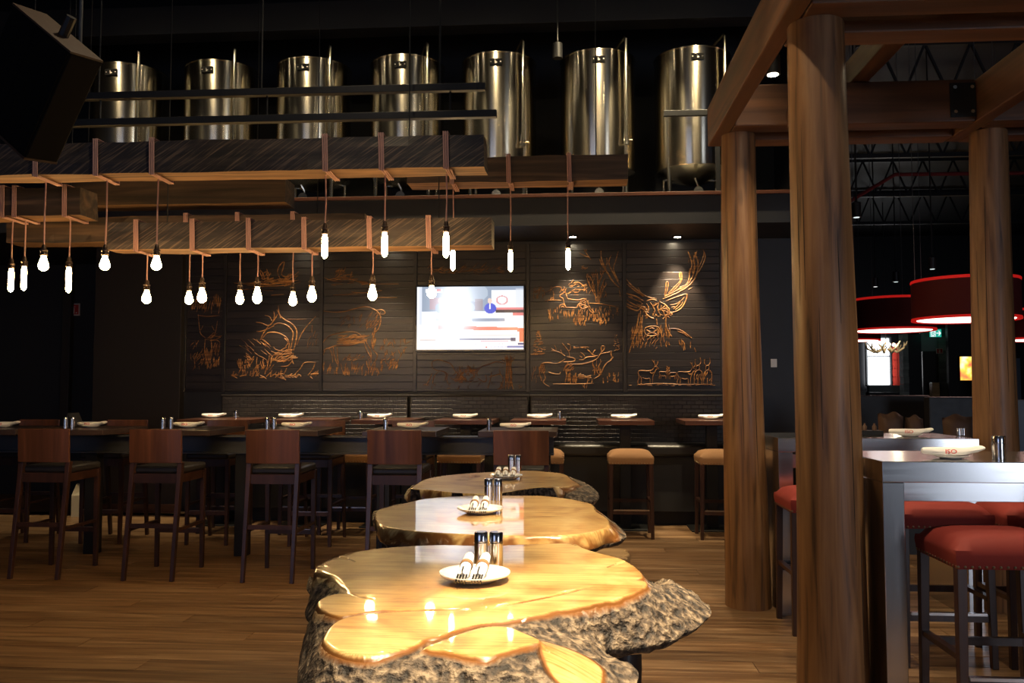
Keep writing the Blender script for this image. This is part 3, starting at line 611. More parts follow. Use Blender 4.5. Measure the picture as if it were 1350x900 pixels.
# ------------------------------------------------------------------ brewing tanks
TY, TR = 9.02, 0.405
TZ0, TZ1 = Z(221, TY - TR), Z(68, TY - TR)
tank_px = [171.5, 293, 414, 537, 658, 788, 913]
def make_tank(loc):
    t = thing('brewing_tank', 'upright stainless steel brewing tank on the mezzanine', 'tank', loc, 0, 'row of brewing tanks')
    hB, hT = TZ0 - LZ, TZ1 - LZ
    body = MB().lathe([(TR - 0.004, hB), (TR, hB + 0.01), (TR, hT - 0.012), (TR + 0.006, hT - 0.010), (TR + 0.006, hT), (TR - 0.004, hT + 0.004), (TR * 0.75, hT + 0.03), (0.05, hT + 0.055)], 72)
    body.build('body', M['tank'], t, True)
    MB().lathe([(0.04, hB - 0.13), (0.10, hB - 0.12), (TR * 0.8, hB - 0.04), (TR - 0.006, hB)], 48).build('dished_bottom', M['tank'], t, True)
    for sx in (-1, 1):
        for sy in (-1, 1):
            lg = MB().tube([(sx * 0.285, sy * 0.265, 0.0), (sx * 0.285, sy * 0.265, hB + 0.06)], 0.021, 12)
            lg.build('leg', M['pipe'], t, True)
    MB().tube([(-0.285, -0.265, 0.15), (0.285, -0.265, 0.15)], 0.009, 8).build('cross_rail', M['pipe'], t, True)
    v = MB().tube([(0, -0.22, 0.17), (0, -0.34, 0.17)], 0.03, 12).tube([(0, -0.345, 0.17), (0, -0.36, 0.17)], 0.048, 14).tube([(0, -0.30, 0.18), (0.0, -0.30, 0.25), (-0.03, -0.33, 0.31)], 0.012, 8)
    v.build('outlet_valve', M['pipe'], t, True)
    pl = MB().box(-0.065, 0.065, -TR - 0.012, -TR + 0.012, hT - 0.15, hT - 0.085).build('name_plate', M['plate_black'], t)
    mk = MB(); y = -TR - 0.0135; zc = hT - 0.118
    mk.box(-.058, -.046, y, y + .002, zc - .002, zc + .003).box(.044, .057, y, y + .002, zc - .002, zc + .003)
    mk.bar((-.008, y, zc + .018), (-.004, y, zc - .018), (.004, .002)).bar((-.006, y, zc - .012), (.014, y, zc - .004), (.004, .002)).bar((.0, y, zc + .004), (.012, y, zc - .014), (.003, .002))
    mk.build('plate_mark', M['sign_paper'], pl)
    px_, py_ = 0.285, -0.365
    MB().tube([(px_, py_, hB + 0.28), (px_, py_, hT + 0.11), (px_ - 0.01, py_ + 0.012, hT + 0.125), (0.16, -0.12, hT + 0.05), (0.12, -0.05, hT + 0.03)], 0.017, 12).build('fill_pipe', M['pipe'], t, True)
    q = MB().tube([(px_, py_, hB + 0.22), (px_, py_, hB + 0.29)], 0.026, 12).tube([(px_ - .03, py_, hB + 0.27), (px_ + .06, py_, hB + 0.27)], 0.011, 8).tube([(px_, py_ + .05, hB + 0.24), (px_, py_ - .03, hB + 0.24)], 0.014, 8).tube([(px_ - .02, py_, hB + .27), (px_ - .02, py_, hB + .35)], .007, 8)
    q.build('tap', M['pipe'], t, True)
    return t
tk = None
for k, p in enumerate(tank_px):
    loc = (X(p, TY, 150), TY, LZ)
    tl = 'upright stainless steel brewing tank above ' + ['the dark pier', 'the caribou head carving', 'the two caribou carvings', 'the lowest beam end, by the television', 'the television', 'the leaping deer carving', 'the large stag head carving'][k]
    if tk is None: tk = make_tank(loc); tk['label'] = tl
    else: dup(tk, loc, None, tl)
    # assumed ceiling spot, out of view above the frame, that grazes the tank's front
    sl = Vector((loc[0] + (-0.12 if k < 5 else 0.06), TY - TR - 0.95, 5.62))
    s = thing('assumed_tank_spotlight', 'assumed small black ceiling spotlight in front of the row of tanks', 'spotlight', sl, 0, 'assumed spotlights above the tanks')
    MB().lathe([(0.035, 0), (0.045, 0.0), (0.045, 0.11), (0.02, 0.13), (0.008, 0.135), (0.008, 0.48)], 16).build('can', M['iron'], s, True)
    MB().lathe([(0.030, -0.002), (0.033, 0.004)], 16).build('lamp_face', M['lens'], s)
    spot('assumed_tank_light', sl + Vector((0, 0, -0.01)), (loc[0] - 0.02, TY - TR + 0.04, 3.6), 190 if k < 5 else 380, 70, (1.0, 0.80, 0.48), 0.8, 0.03, s)

# dark steel bars hung above the long beam
for (pa, pb, ya, yb, lb) in ((60, 640, 128, 116, 'upper black steel bar hung above the longest beam'), (60, 655, 161, 153, 'lower black steel bar hung above the longest beam')):
    p, q = at(pa, ya, 4.75), at(pb, yb, 4.75)
    z = (p.z + q.z) / 2
    t = thing('steel_bar', lb, 'bar', ((p.x + q.x) / 2, 4.75, z), 0, 'steel bars above the beams')
    L = (q.x - p.x) / 2
    MB().box(-L, L, -.022, .022, -.021, .021).build('rail', M['iron'], t, False, 0.003)
    ZU = z if 'upper' in lb else ZU
    for xx in (-L * .75, 0.0, L * .8): MB().tube([(xx, 0, .02), (xx, 0, 6.1 - z if 'upper' in lb else ZU - z - .022)], .006, 6).build('hanger_rod', M['iron'], t)
p, q = at(875, 150, 8.2), at(948, 149, 8.2)
t = thing('steel_bar', 'short black steel bar in front of the last tank', 'bar', ((p.x + q.x) / 2, 8.2, p.z))
MB().box(-(q.x - p.x) / 2, (q.x - p.x) / 2, -.02, .02, -.028, .028).build('rail', M['iron'], t, False, 0.003)
MB().box((q.x - p.x) / 2 - .04, (q.x - p.x) / 2, -.02, .02, LZ - p.z + 0.035, -.02).build('upright', M['iron'], t)

# small hanging can between two tanks
p = at(735, 68, 8.3)
t = thing('ceiling_can', 'small black can lamp hanging between two brewing tanks', 'lamp', p)
MB().lathe([(0.045, -0.07), (0.05, -0.07), (0.05, 0.08), (0.012, 0.10), (0.008, 0.11), (0.008, 6.1 - p.z)], 16).build('can', M['iron'], t, True)

# ------------------------------------------------------------------ reclaimed beams with wrapped pendant lamps
BEAMS = {}
def rough_beam(key, pxa, pxb, ytop, ybot, Y, dep, mat, label, end_cut=0.0):
    pm = (pxa + pxb) / 2
    xa, xb = X(pxa, Y, ybot), X(pxb, Y, ybot)
    z0, z1 = at(pm, ybot, Y).z, at(pm, ytop, Y).z
    n = max(10, int((xb - xa) / 0.07)); cr = [(0, 0), (0, .33), (0, .67), (0, 1), (.5, 1), (1, 1), (1, 0), (.5, 0)]
    mb = MB(); vs = []
    L = xb - xa; hgt = z1 - z0
    for i in range(n + 1):
        x = -L / 2 + L * i / n
        for (cy, cz) in cr:
            s = Vector((x * 2.1 + xa * 9, cy * 3 + Y, cz * 2.3 + z0 * 5))
            d = noise.noise_vector(s) * 0.008 + noise.noise_vector(s * 4) * 0.003
            chip = -0.012 if (noise.noise(Vector((x * 1.7 + 3, Y * 3, cz * 9))) > 0.35 and cz in (0, 1)) else 0
            vs.append((x + (d.x * 0.6 if i in (0, n) else 0) + (end_cut * cz if i == n else 0), cy * dep + d.y - (chip if cy == 0 else 0), cz * hgt + d.z * 0.8))
    m = len(cr); fs = []
    for i in range(n):
        for j in range(m):
            a0, b0 = i * m + j, i * m + (j + 1) % m; fs.append((a0, b0, b0 + m, a0 + m))
    fs.append(tuple(range(m))); fs.append(tuple(n * m + j for j in range(m - 1, -1, -1)))
    mb._add(vs, fs)
    t = thing('hanging_beam', label, 'beam', ((xa + xb) / 2, Y, z0), 0, 'reclaimed beams hung from the ceiling')
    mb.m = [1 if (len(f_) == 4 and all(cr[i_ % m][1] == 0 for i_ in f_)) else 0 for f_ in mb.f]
    mb.build('timber', [mat, M['beam_underlit']], t)
    for f in (-0.36, 0.36):
        MB().tube([(L * f, dep / 2, hgt - 0.01), (L * f, dep / 2, 6.1 - z0)], 0.004, 6).build('suspension_cable', M['iron'], t)
    BEAMS[key] = (Y, dep, z0, z1)
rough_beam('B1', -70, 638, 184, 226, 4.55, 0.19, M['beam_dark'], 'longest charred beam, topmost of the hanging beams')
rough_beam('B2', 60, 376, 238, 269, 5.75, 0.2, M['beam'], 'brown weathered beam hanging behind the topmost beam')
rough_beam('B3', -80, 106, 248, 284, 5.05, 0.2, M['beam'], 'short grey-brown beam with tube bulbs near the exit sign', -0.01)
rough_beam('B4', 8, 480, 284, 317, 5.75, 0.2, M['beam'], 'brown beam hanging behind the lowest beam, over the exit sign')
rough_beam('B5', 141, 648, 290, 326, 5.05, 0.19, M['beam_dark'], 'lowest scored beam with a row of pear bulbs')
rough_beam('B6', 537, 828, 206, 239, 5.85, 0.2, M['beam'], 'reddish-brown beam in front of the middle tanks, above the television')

def bulb_parts(t, kind, zsock, zbot):
    # local origin at the cord top; socket from zsock down, glass to zbot
    s = MB().lathe([(0.006, 0.035), (0.012, 0.028), (0.014, 0.006), (0.021, 0.002), (0.021, -0.004), (0.017, -0.008), (0.019, -0.020), (0.021, -0.024), (0.019, -0.030), (0.014, -0.032)][::-1], 16)
    so = s.build('socket', M['socket'], t, True); so.location = (0, 0, zsock)
    L = zsock - 0.030 - zbot
    if kind == 'pear':
        pr = [(0.002, 0), (0.010, .015), (0.021, .10), (0.0285, .25), (0.0285, .36), (0.024, .54), (0.018, .74), (0.0135, .90), (0.0125, 1.0)]
    else:
        pr = [(0.002, 0), (0.006, .02), (0.0125, .07), (0.0165, .13), (0.0165, .80), (0.0155, .86), (0.0115, .93), (0.0115, 1.0)]
    g = MB().lathe([(r, L * f) for r, f in pr], 16).build('bulb', M['bulb'], t, True); g.location = (0, 0, zbot)
def pendant(px, ysock, ybot, kind, beam, wrap_px, label, group):
    Y, dep, z0, z1 = BEAMS[beam]; Yc = Y + dep * 0.45
    p = at(px, ybot, Yc); zs = at(px, ysock, Yc).z
    top = z0 - 0.002
    t = thing('pendant_lamp', label, 'lamp', (p.x, Yc, p.z), 0, group)
    o = p.z
    wx = X(wrap_px, Y, (0)) if wrap_px else p.x
    wx = at(wrap_px, 511 - (z0 - H) * F / Y, Y).x
    # cloth cord wound round the beam
    path = []; g = 0.014; turns = 3
    base = [(-g, -g), (-g, 1), (1, 1), (1, -g)]
    hz = z1 - z0
    for k in range(turns):
        for j, (cy, cz) in enumerate([(0, 0), (0, 1), (1, 1), (1, 0)]):
            f = (k * 4 + j) / (turns * 4)
            yy_ = Y - g if cy == 0 else Y + dep + g
            zz_ = z0 - g if cz == 0 else z1 + g
            lean = -0.008 if cz == 1 else 0.0
            path.append((wx - p.x + (f - 0.5) * 0.034 + lean, yy_ - Yc, zz_ - o))
    path.append((wx - p.x + 0.02, Y - g - Yc, z0 - g - o))
    path.append((0, 0, top - 0.012 - o))
    MB().tube(path, 0.0048, 6).build('cord_wrap', M['cord'], t, True)
    sw = random.uniform(-.004, .004)
    MB().tube([(0, 0, top - 0.008 - o), (sw, 0, (top + zs) / 2 - o), (0, 0, zs + 0.03 - o)], 0.0045, 6).build('cord', M['cord'], t, True)
    bulb_parts(t, kind, zs - o, 0.0)
for px, ys, yb, wp in ((14, 348, 385, 6), (31, 345, 383, 22), (90, 346, 386, 88)):
    pendant(px, ys, yb, 'tube', 'B3', wp, 'glowing tube bulb on a pink cord under the short grey-brown beam', 'tube bulbs under the short beam')
for px, ys, yb, wp in ((57, 330, 357, 50), (138, 330, 356, 129), (206, 330, 356, 203)):
    pendant(px, ys, yb, 'pear', 'B1', wp, 'glowing pear bulb on a long pink cord from the topmost beam', 'pear bulbs under the topmost beam')
for px, ys, yb, wp in ((428, 302, 341, 431), (507, 299, 339, 505), (588, 299, 340, 590)):
    pendant(px, ys, yb, 'tube', 'B1', wp, 'glowing tube bulb on a long pink cord from the topmost beam', 'tube bulbs under the topmost beam')
for px, ys, yb, wp in ((597, 322, 357, 597), (673, 324, 358, 672), (749, 322, 356, 752)):
    pendant(px, ys, yb, 'tube', 'B6', wp, 'glowing tube bulb hanging from the reddish-brown beam', 'tube bulbs under the reddish-brown beam')
for px, ys, yb, wp in ((193, 376, 400, 182), (266, 373, 399, 256), (339, 372, 400, 330), (411, 371, 398, 403), (491, 369, 396, 489), (569, 370, 393, 567)):
    pendant(px, ys, yb, 'pear', 'B5', wp, 'glowing pear bulb on a pink cord under the lowest beam', 'pear bulbs under the lowest beam')
for px, ys, yb, wp in ((249, 378, 401, 247), (316, 377, 401, 315), (386, 379, 403, 388)):
    pendant(px, ys, yb, 'pear', 'B4', wp, 'glowing pear bulb from the beam behind the lowest one', 'pear bulbs under the rear beam')

# recessed downlights in the soffit over the carved wall
for px, e in ((365, 90), (497, 90), (755, 90), (893, 120)):  # the left pair is hidden, assumed from light pools on the wall
    p = atz(px, 311, SOFZ)
    t = thing('downlight', 'small recessed downlight in the soffit over the carved wall', 'downlight', (p.x, p.y, SOFZ), 0, 'soffit downlights over the carved wall')
    MB().lathe([(0.052, -0.012), (0.058, -0.010), (0.058, 0.0), (0.052, 0.0)], 24).build('trim_ring', M['iron'], t, True)
    MB().lathe([(0.002, -0.014), (0.034, -0.013), (0.036, -0.008)], 20).build('lamp_face', M['lens'], t)
    spot('downlight_light', (p.x, p.y, SOFZ - 0.02), (p.x, p.y + 0.30, 0.9), e, 62, (1.0, 0.82, 0.56), 0.7, 0.03, t)

# ------------------------------------------------------------------ live-edge slab tables
def poly_sd(P, Q):
    """signed distance of points P (n,2) to polygon Q (m,2), negative inside"""
    P = np.asarray(P, float); Q = np.asarray(Q, float)
    A = Q; B = np.roll(Q, -1, 0); d = np.full(len(P), 1e9); ins = np.zeros(len(P), bool)
    for a, b in zip(A, B):
        e = b - a; w_ = P - a; t = np.clip((w_ @ e) / max(e @ e, 1e-12), 0, 1)
        d = np.minimum(d, np.linalg.norm(w_ - t[:, None] * e, axis=1))
        c = ((a[1] > P[:, 1]) != (b[1] > P[:, 1])); 
        with np.errstate(divide='ignore', invalid='ignore'):
            xi = (b[0] - a[0]) * (P[:, 1] - a[1]) / (b[1] - a[1]) + a[0]
        ins ^= c & (P[:, 0] < xi)
    return np.where(ins, -d, d)
def closed_smooth(pts, sub=5):
    n = len(pts); ext = [pts[-1]] + list(pts) + [pts[0], pts[1]]
    out = []
    for i in range(1, n + 1):
        p0, p1, p2, p3 = ext[i - 1], ext[i], ext[i + 1], ext[(i + 2) if i + 2 < len(ext) else 2]
        for k in range(sub):
            t = k / sub
            out.append(tuple(0.5 * ((2 * b) + (-a + c) * t + (2 * a - 5 * b + 4 * c - d) * t * t + (-a + 3 * b - 3 * c + d) * t ** 3) for a, b, c, d in zip(p0, p1, p2, p3)))
    return out
STZ, STH = 0.97, 0.080
SK = 0.68
def slab(name, label, lobes_px, outer_px, center_px, nth=360, nr=90, patches=(), front_drop=None, outz=None, bare=1.0, thick=STH):
    outz = STZ - thick * 0.85 if outz is None else outz
    c = atz(*center_px, STZ); C = np.array([c.x, c.y])
    lobes = [closed_smooth([tuple(atz(x, y, STZ).xy) for x, y in L]) for L in lobes_px]
    outer = np.array(closed_smooth([tuple(atz(x, y, z_).xy) for x, y, z_ in [(q[0], q[1], q[2] if len(q) > 2 else outz) for q in outer_px]], 6))
    # radius of the outline for each direction
    ang = np.linspace(0, 2 * PI, nth, endpoint=False); R = np.zeros(nth)
    A = outer - C; B = np.roll(A, -1, 0)
    for i, th in enumerate(ang):
        d = np.array([math.cos(th), math.sin(th)])
        e = B - A; den = d[0] * e[:, 1] - d[1] * e[:, 0]
        with np.errstate(divide='ignore', invalid='ignore'):
            t = (A[:, 0] * e[:, 1] - A[:, 1] * e[:, 0]) / den; u = (A[:, 0] * d[1] - A[:, 1] * d[0]) / den
        ok = (u >= 0) & (u <= 1) & (t > 0); R[i] = t[ok].max() if ok.any() else 0.3
    fr = np.linspace(0, 1, nr + 1)[1:] ** 0.8
    pts = np.array([[C[0] + math.cos(th) * R[i] * f, C[1] + math.sin(th) * R[i] * f] for f in fr for i, th in enumerate(ang)])
    sd = np.min([poly_sd(pts, L) for L in lobes], axis=0)
    do = np.maximum(0, -poly_sd(pts, outer))
    din = np.maximum(0, sd); t = din / np.maximum(1e-6, din + do)
    prof = t ** 1.25
    z = STZ - (thick * 0.85) * prof - np.minimum(din, 0.012) * 0.55
    mask = np.where(sd > 0, sd * bare, sd)
    if bare < 1:
        for i in range(len(pts)):
            if sd[i] > 0: mask[i] += 0.007 * noise.noise(Vector((pts[i][0] * 22, pts[i][1] * 22, 3.1)))
    for patch in patches:
        ps = poly_sd(pts, closed_smooth([tuple(atz(x, y, zz).xy) for x, y, zz in patch])); mask = np.minimum(mask, ps)
    if front_drop is not None: z -= front_drop(pts, sd)
    for i in range(len(pts)):
        if mask[i] > 0.008:
            q = Vector((pts[i][0] * 24, pts[i][1] * 24, z[i] * 24))
            amp = min(1.0, (mask[i] - 0.008) / 0.02)
            z[i] += (noise.noise(q) * 0.007 + noise.noise(q * 2.7) * 0.005) * amp
    n = nth; vs = [(pts[i][0] - C[0], pts[i][1] - C[1], z[i]) for i in range(len(pts))]
    cidx = len(vs); vs.append((0, 0, STZ)); mk = list(mask) + [-0.2]
    fs = [(cidx, j, (j + 1) % n) for j in range(n)]
    for k in range(nr - 1):
        for j in range(n):
            a, b = k * n + j, k * n + (j + 1) % n; fs.append((a, a + n, b + n, b))
    zb = STZ - thick
    last = (nr - 1) * n; b0 = len(vs)
    for ring, (sc_, zz) in enumerate(((0.985, None), (0.93 if bare == 1 else 0.975, zb))):
        for j in range(n):
            x, y, z_ = vs[last + j]
            nz = noise.noise(Vector((x * 9, y * 9, ring * 3.0))) * 0.012
            vs.append((x * (sc_ + nz), y * (sc_ + nz), z_ - 0.006 if zz is None else min(zb, z_ - 0.014))); mk.append(0.1 * bare if zz is None else 0.0)
    for j in range(n):
        jn = (j + 1) % n
        fs.append((last + j, b0 + j, b0 + jn, last + jn)); fs.append((b0 + j, b0 + n + j, b0 + n + jn, b0 + jn))
    cb = len(vs); vs.append((0, 0, zb)); mk.append(0.0)
    for j in range(n): fs.append((b0 + n + j, cb, b0 + n + (j + 1) % n))
    me = bpy.data.meshes.new('top'); me.from_pydata(vs, [], fs)
    at_ = me.attributes.new('edge', 'FLOAT', 'POINT'); at_.data.foreach_set('value', np.array(mk, dtype=np.float32))
    me.polygons.foreach_set('use_smooth', [True] * len(me.polygons)); me.materials.append(M['slab']); me.update()
    tb = thing('slab_table', label, 'table', (C[0], C[1], 0), 0, 'live-edge slab tables in a row')
    o = bpy.data.objects.new('slab_top', me); COL.objects.link(o); o.parent = tb
    return tb, C
def gnarled_base(tb, rx, ry, seed, cx=0, cy=0, th=STH):
    rnd = random.Random(seed)
    for sx, sy in ((-1, -1), (1, -1), (1, 1), (-1, 1)):
        x, y = cx + sx * rx, cy + sy * ry; path = []; rad = []
        for k in range(7):
            f = k / 6
            path.append((x + rnd.uniform(-.012, .012) - sx * 0.03 * f, y + rnd.uniform(-.012, .012), f * (STZ - th + 0.01))); rad.append(0.052 - 0.010 * f + rnd.uniform(-.004, .004))
        MB().tube(path, rad, 12).build('leg', M['bark_leg'], tb, True)
        for q in range(3):
            ph = rnd.uniform(0, 6); pth = []
            for k in range(12):
                f = k / 11; a_ = ph + f * 4.5 * (1 if q % 2 else -1)
                rr = 0.062 + 0.035 * math.sin(f * 5 + q)
                pth.append((x + math.cos(a_) * rr - sx * 0.03 * f, y + math.sin(a_) * rr, 0.015 + f * (STZ - th - 0.02)))
            MB().tube(pth, [0.014 - 0.005 * k / 11 for k in range(12)], 7).build('vine', M['bark_leg'], tb, True)
    for sy in (-1, 1):
        MB().tube([(cx - rx, cy + sy * ry, 0.30), (cx - rx * .3, cy + sy * ry * .8, 0.38), (cx + rx * .4, cy + sy * ry * .85, 0.33), (cx + rx, cy + sy * ry, 0.42)], [0.026, .022, .022, .026], 9).build('stretcher_branch', M['bark_leg'], tb, True)
    for sx in (-1, 1):
        MB().tube([(cx + sx * rx, cy - ry, 0.40), (cx + sx * rx * .8, cy, 0.47), (cx + sx * rx, cy + ry, 0.36)], [0.024, .020, .024], 9).build('stretcher_branch', M['bark_leg'], tb, True)
        MB().tube([(cx + sx * rx, cy - ry, 0.52), (cx + sx * rx * .55, cy - ry * .9, 0.60), (cx + sx * rx * .3, cy - ry * .5, STZ - th + 0.005)], [0.02, .017, .015], 8).build('brace_branch', M['bark_leg'], tb, True)

L1 = [(416,751),(424,742),(446,733),(480,725),(530,720),(585,718),(640,719),(700,717),(754,716),(768,722),(788,728),(815,735),(835,745),(846,756),(842,763),(800,769),(740,781),(660,798),(600,803),(540,798),(500,791),(482,787),(466,782),(452,769),(438,759)]
L2 = [(420,796),(424,789),(440,783),(457,782),(478,788),(510,792),(560,799),(600,803),(560,803),(510,804),(484,806),(466,809),(448,811),(432,807)]
L3 = [(428,841),(436,826),(450,816),(470,811),(510,807),(560,805),(620,803),(680,796),(740,784),(782,773),(812,767),(842,764),(852,768),(846,776),(833,782),(787,795),(740,803),(700,811),(660,818),(610,827),(580,838),(560,842),(542,851),(510,860),(480,864),(450,859),(433,850)]
L4 = [(562,853),(580,845),(610,834),(640,826),(668,826),(690,834),(711,844),(694,849),(668,857),(640,865),(610,862),(583,857)]
def drop1(pts, sd):
    # the near end of the slab rolls down towards the viewer
    y = pts[:, 1]; y0 = atz(620, 862, STZ).y
    f = np.clip((y0 - y) / 0.23, 0, 1); return np.where(sd > 0, 0.07 * f ** 1.2, 0)
outer1 = [(408,757),(404,775),(411,782),(402,803),(407,815),(397,850),(392,890),(392,950),(430,1010),(540,1050),(680,1050),(775,990),(815,925),(842,889),(826,872),(800,860),(812,852),(868,842),(912,826),(938,803),(926,787),(900,771),(868,763),(852,757),(842,744),(820,735),(790,727),(770,720),(755,714),(700,715.5),(585,716),(530,718),(480,722),(440,733),(420,743)]
o1 = [(x, y, STZ - 0.014) if (y < 760 and x < 853 and x > 415) else (x, y) for x, y in outer1]
patches1 = [[(588,872,STZ-0.024),(610,866,STZ-0.020),(645,868,STZ-0.024),(640,885,STZ-0.041),(628,905,STZ-0.054),(590,915,STZ-0.061),(570,900,STZ-0.054)], [(712,856,STZ-0.024),(745,856,STZ-0.027),(775,870,STZ-0.041),(792,895,STZ-0.061),(780,930,STZ-0.068),(735,930,STZ-0.068),(715,890,STZ-0.048)]]
tb1, C1 = slab('slab_table', 'thick honey-coloured burl slab table with rough bark lobes, lit brightest', [L1, L2, L3, L4], o1, (640, 812), 420, 130, patches1, drop1)
gnarled_base(tb1, 0.20, 0.26, 3, 0.06, -0.01)
S2 = [(495,679),(500,671),(533,663),(568,656),(630,653),(693,653),(725,654),(775,662),(785,673),(800,683),(802,692),(796,697),(760,704),(707,706),(640,705),(560,701),(512,695),(497,688)]
outer2 = [(491,678),(496,669),(533,661),(568,654,STZ-.014),(630,651,STZ-.014),(693,651,STZ-.014),(725,652,STZ-.014),(778,661,STZ-.014),(788,672),(810,684),(826,703),(800,712),(770,720),(707,722),(640,722),(560,718),(506,711),(494,695)]
tb2, C2 = slab('slab_table', 'oval honey-coloured slab table with a pointed bark tip, between the other two', [S2], outer2, (645, 682), 300, 80, outz=STZ - .030, bare=0.30, thick=.040)
gnarled_base(tb2, 0.24, 0.20, 5, th=.040)
S3 = [(541,645),(550,637),(566,630),(600,625),(645,622),(693,620),(728,622),(745,625),(754,632),(762,637),(747,641),(701,645),(656,650),(610,650),(587,648),(563,645)]
outer3 = [(533,650),(542,638),(561,629,STZ-.014),(600,623,STZ-.014),(645,620,STZ-.014),(693,618.5,STZ-.014),(728,620,STZ-.014),(748,624,STZ-.014),(757,631),(780,638),(790,652),(770,657),(730,655),(701,656),(656,664),(610,664),(570,660),(540,657)]
tb3, C3 = slab('slab_table', 'dimmer brown slab table with a cracked top, beside the bar chairs', [S3], outer3, (655, 636), 260, 70, outz=STZ - .038, bare=0.45, thick=.050)
gnarled_base(tb3, 0.26, 0.19, 9, th=.050)
# bench between the second and third slab
bz = 0.66
q0, q1 = atz(832, 733, bz), atz(806, 723.5, bz)
by0, by1 = q0.y - 0.05, q1.y + 0.02
bn = thing('slab_bench', 'pale rounded wooden bench between two slab tables', 'bench', (0, 0, 0))
xr = q0.x; xl = xr - 1.02
poly = [(xl + .03, by0), (xr - .10, by0), (xr - .03, by0 + .05), (xr, (by0 + by1) / 2), (xr - .02, by1 - .05), (xr - .09, by1), (xl + .04, by1), (xl, (by0 + by1) / 2)]
MB().prism(closed_smooth(poly, 4), bz - 0.055, bz).build('seat', M['bench'], bn, False, 0.008)
for sx in (xl + .22, xr - .25):
    for sy in (by0 + .07, by1 - .07):
        MB().tube([(sx, sy, 0), (sx + .01, sy, bz - .05)], [0.03, 0.026], 10).build('leg', M['bark_leg'], bn, True)

# ------------------------------------------------------------------ tableware
def make_plate(label, loc, r=0.105, group='white plates on the slab tables'):
    t = tag(MB().lathe([(r * .55, 0.0), (r * .62, 0.002), (r * .98, 0.013), (r, 0.016), (r * .99, 0.0175), (r * .70, 0.009), (r * .62, 0.006), (0.004, 0.006)], 40).build('plate', M['white'], None, True, loc=loc), label, 'plate', group)
    return t
def make_shaker(label, loc, r=0.0215, h=0.108, group='steel shakers on the slab tables'):
    t = thing('shaker', label, 'shaker', loc, 0, group)
    MB().lathe([(r, 0), (r, h * .70)], 24).build('body', M['chrome'], t, True, 0.001)
    MB().lathe([(r - .0015, h * .70), (r - .0015, h * .715)], 24).build('joint_ring', M['iron'], t, True)
    MB().lathe([(r, h * .715), (r, h * .96), (r - .002, h), (.002, h)], 24).build('cap', M['chrome'], t, True)
    return t
def make_roll(label, loc, rz):
    t = thing('cutlery_roll', label, 'napkin', loc, rz, 'rolled napkins with forks on the slab tables')
    prof = [(0.012, -0.05), (0.0145, -0.03), (0.015, 0.0), (0.0145, 0.04), (0.013, 0.075), (0.009, 0.085)]
    mb = MB().lathe(prof, 14); mb.map(lambda p: Vector((p.x, p.z, p.y * .95 + 0.016))); mb.build('napkin', M['cloth'], t, True)
    mb = MB().lathe([(0.0172, 0.012), (0.0172, 0.026)], 14); mb.map(lambda p: Vector((p.x, p.z, p.y * .95 + 0.016))); mb.build('paper_band', M['tan'], t, True)
    fk = MB()
    for k in range(4): fk.bar((-0.0112 + k * .0075, -0.048, 0.022), (-0.0112 + k * .0075, -0.090, 0.021), (.0046, .003))
    fk.bar((0, -0.025, 0.030), (0, -0.050, 0.022), (0.012, .003), (0.027, .003)); fk.build('fork', M['fork'], t)
    t.scale = (SK * 1.12,) * 3; t.rotation_euler = (math.radians(13), 0, rz)
    return t
DISH = [((626, 762), 0.104, [(617, 0), (638, 0)], (630, 652), 747, 'nearest the bark-lobed end'), ((633, 673), 0.104, [(629, 0), (641, 0)], (633, 647), 660, ''), ((667, 628), 0.104, [(659, 0), (666, 0), (674, 0)], (667, 677), 621, '')]
owner = ['the brightest bark-lobed slab table', 'the oval slab table with a pointed tip', 'the dimmer cracked slab table']
for (pc, r, rolls, sh, shy, _), ow in zip(DISH, owner):
    p = atz(pc[0], pc[1] + 3, STZ); p.z = STZ + 0.0005
    r = r * SK; make_plate('white round plate under cutlery rolls on ' + ow, p, r)
    nroll = len(rolls)
    for k in range(nroll):
        make_roll('white napkin roll with a fork on ' + ow, (p.x + (k - (nroll - 1) / 2) * 0.032 - 0.002, p.y - 0.004, p.z + 0.012), random.uniform(-.06, .06))
    yb = atz(pc[0], shy, STZ).y
    yb = max(yb, p.y + r + 0.017)
    for sx in (-1, 1):
        make_shaker('tall stainless steel shaker behind the plate on ' + ow, (p.x + 0.015 + sx * 0.0160, yb, STZ + 0.0005), 0.0146, 0.074)

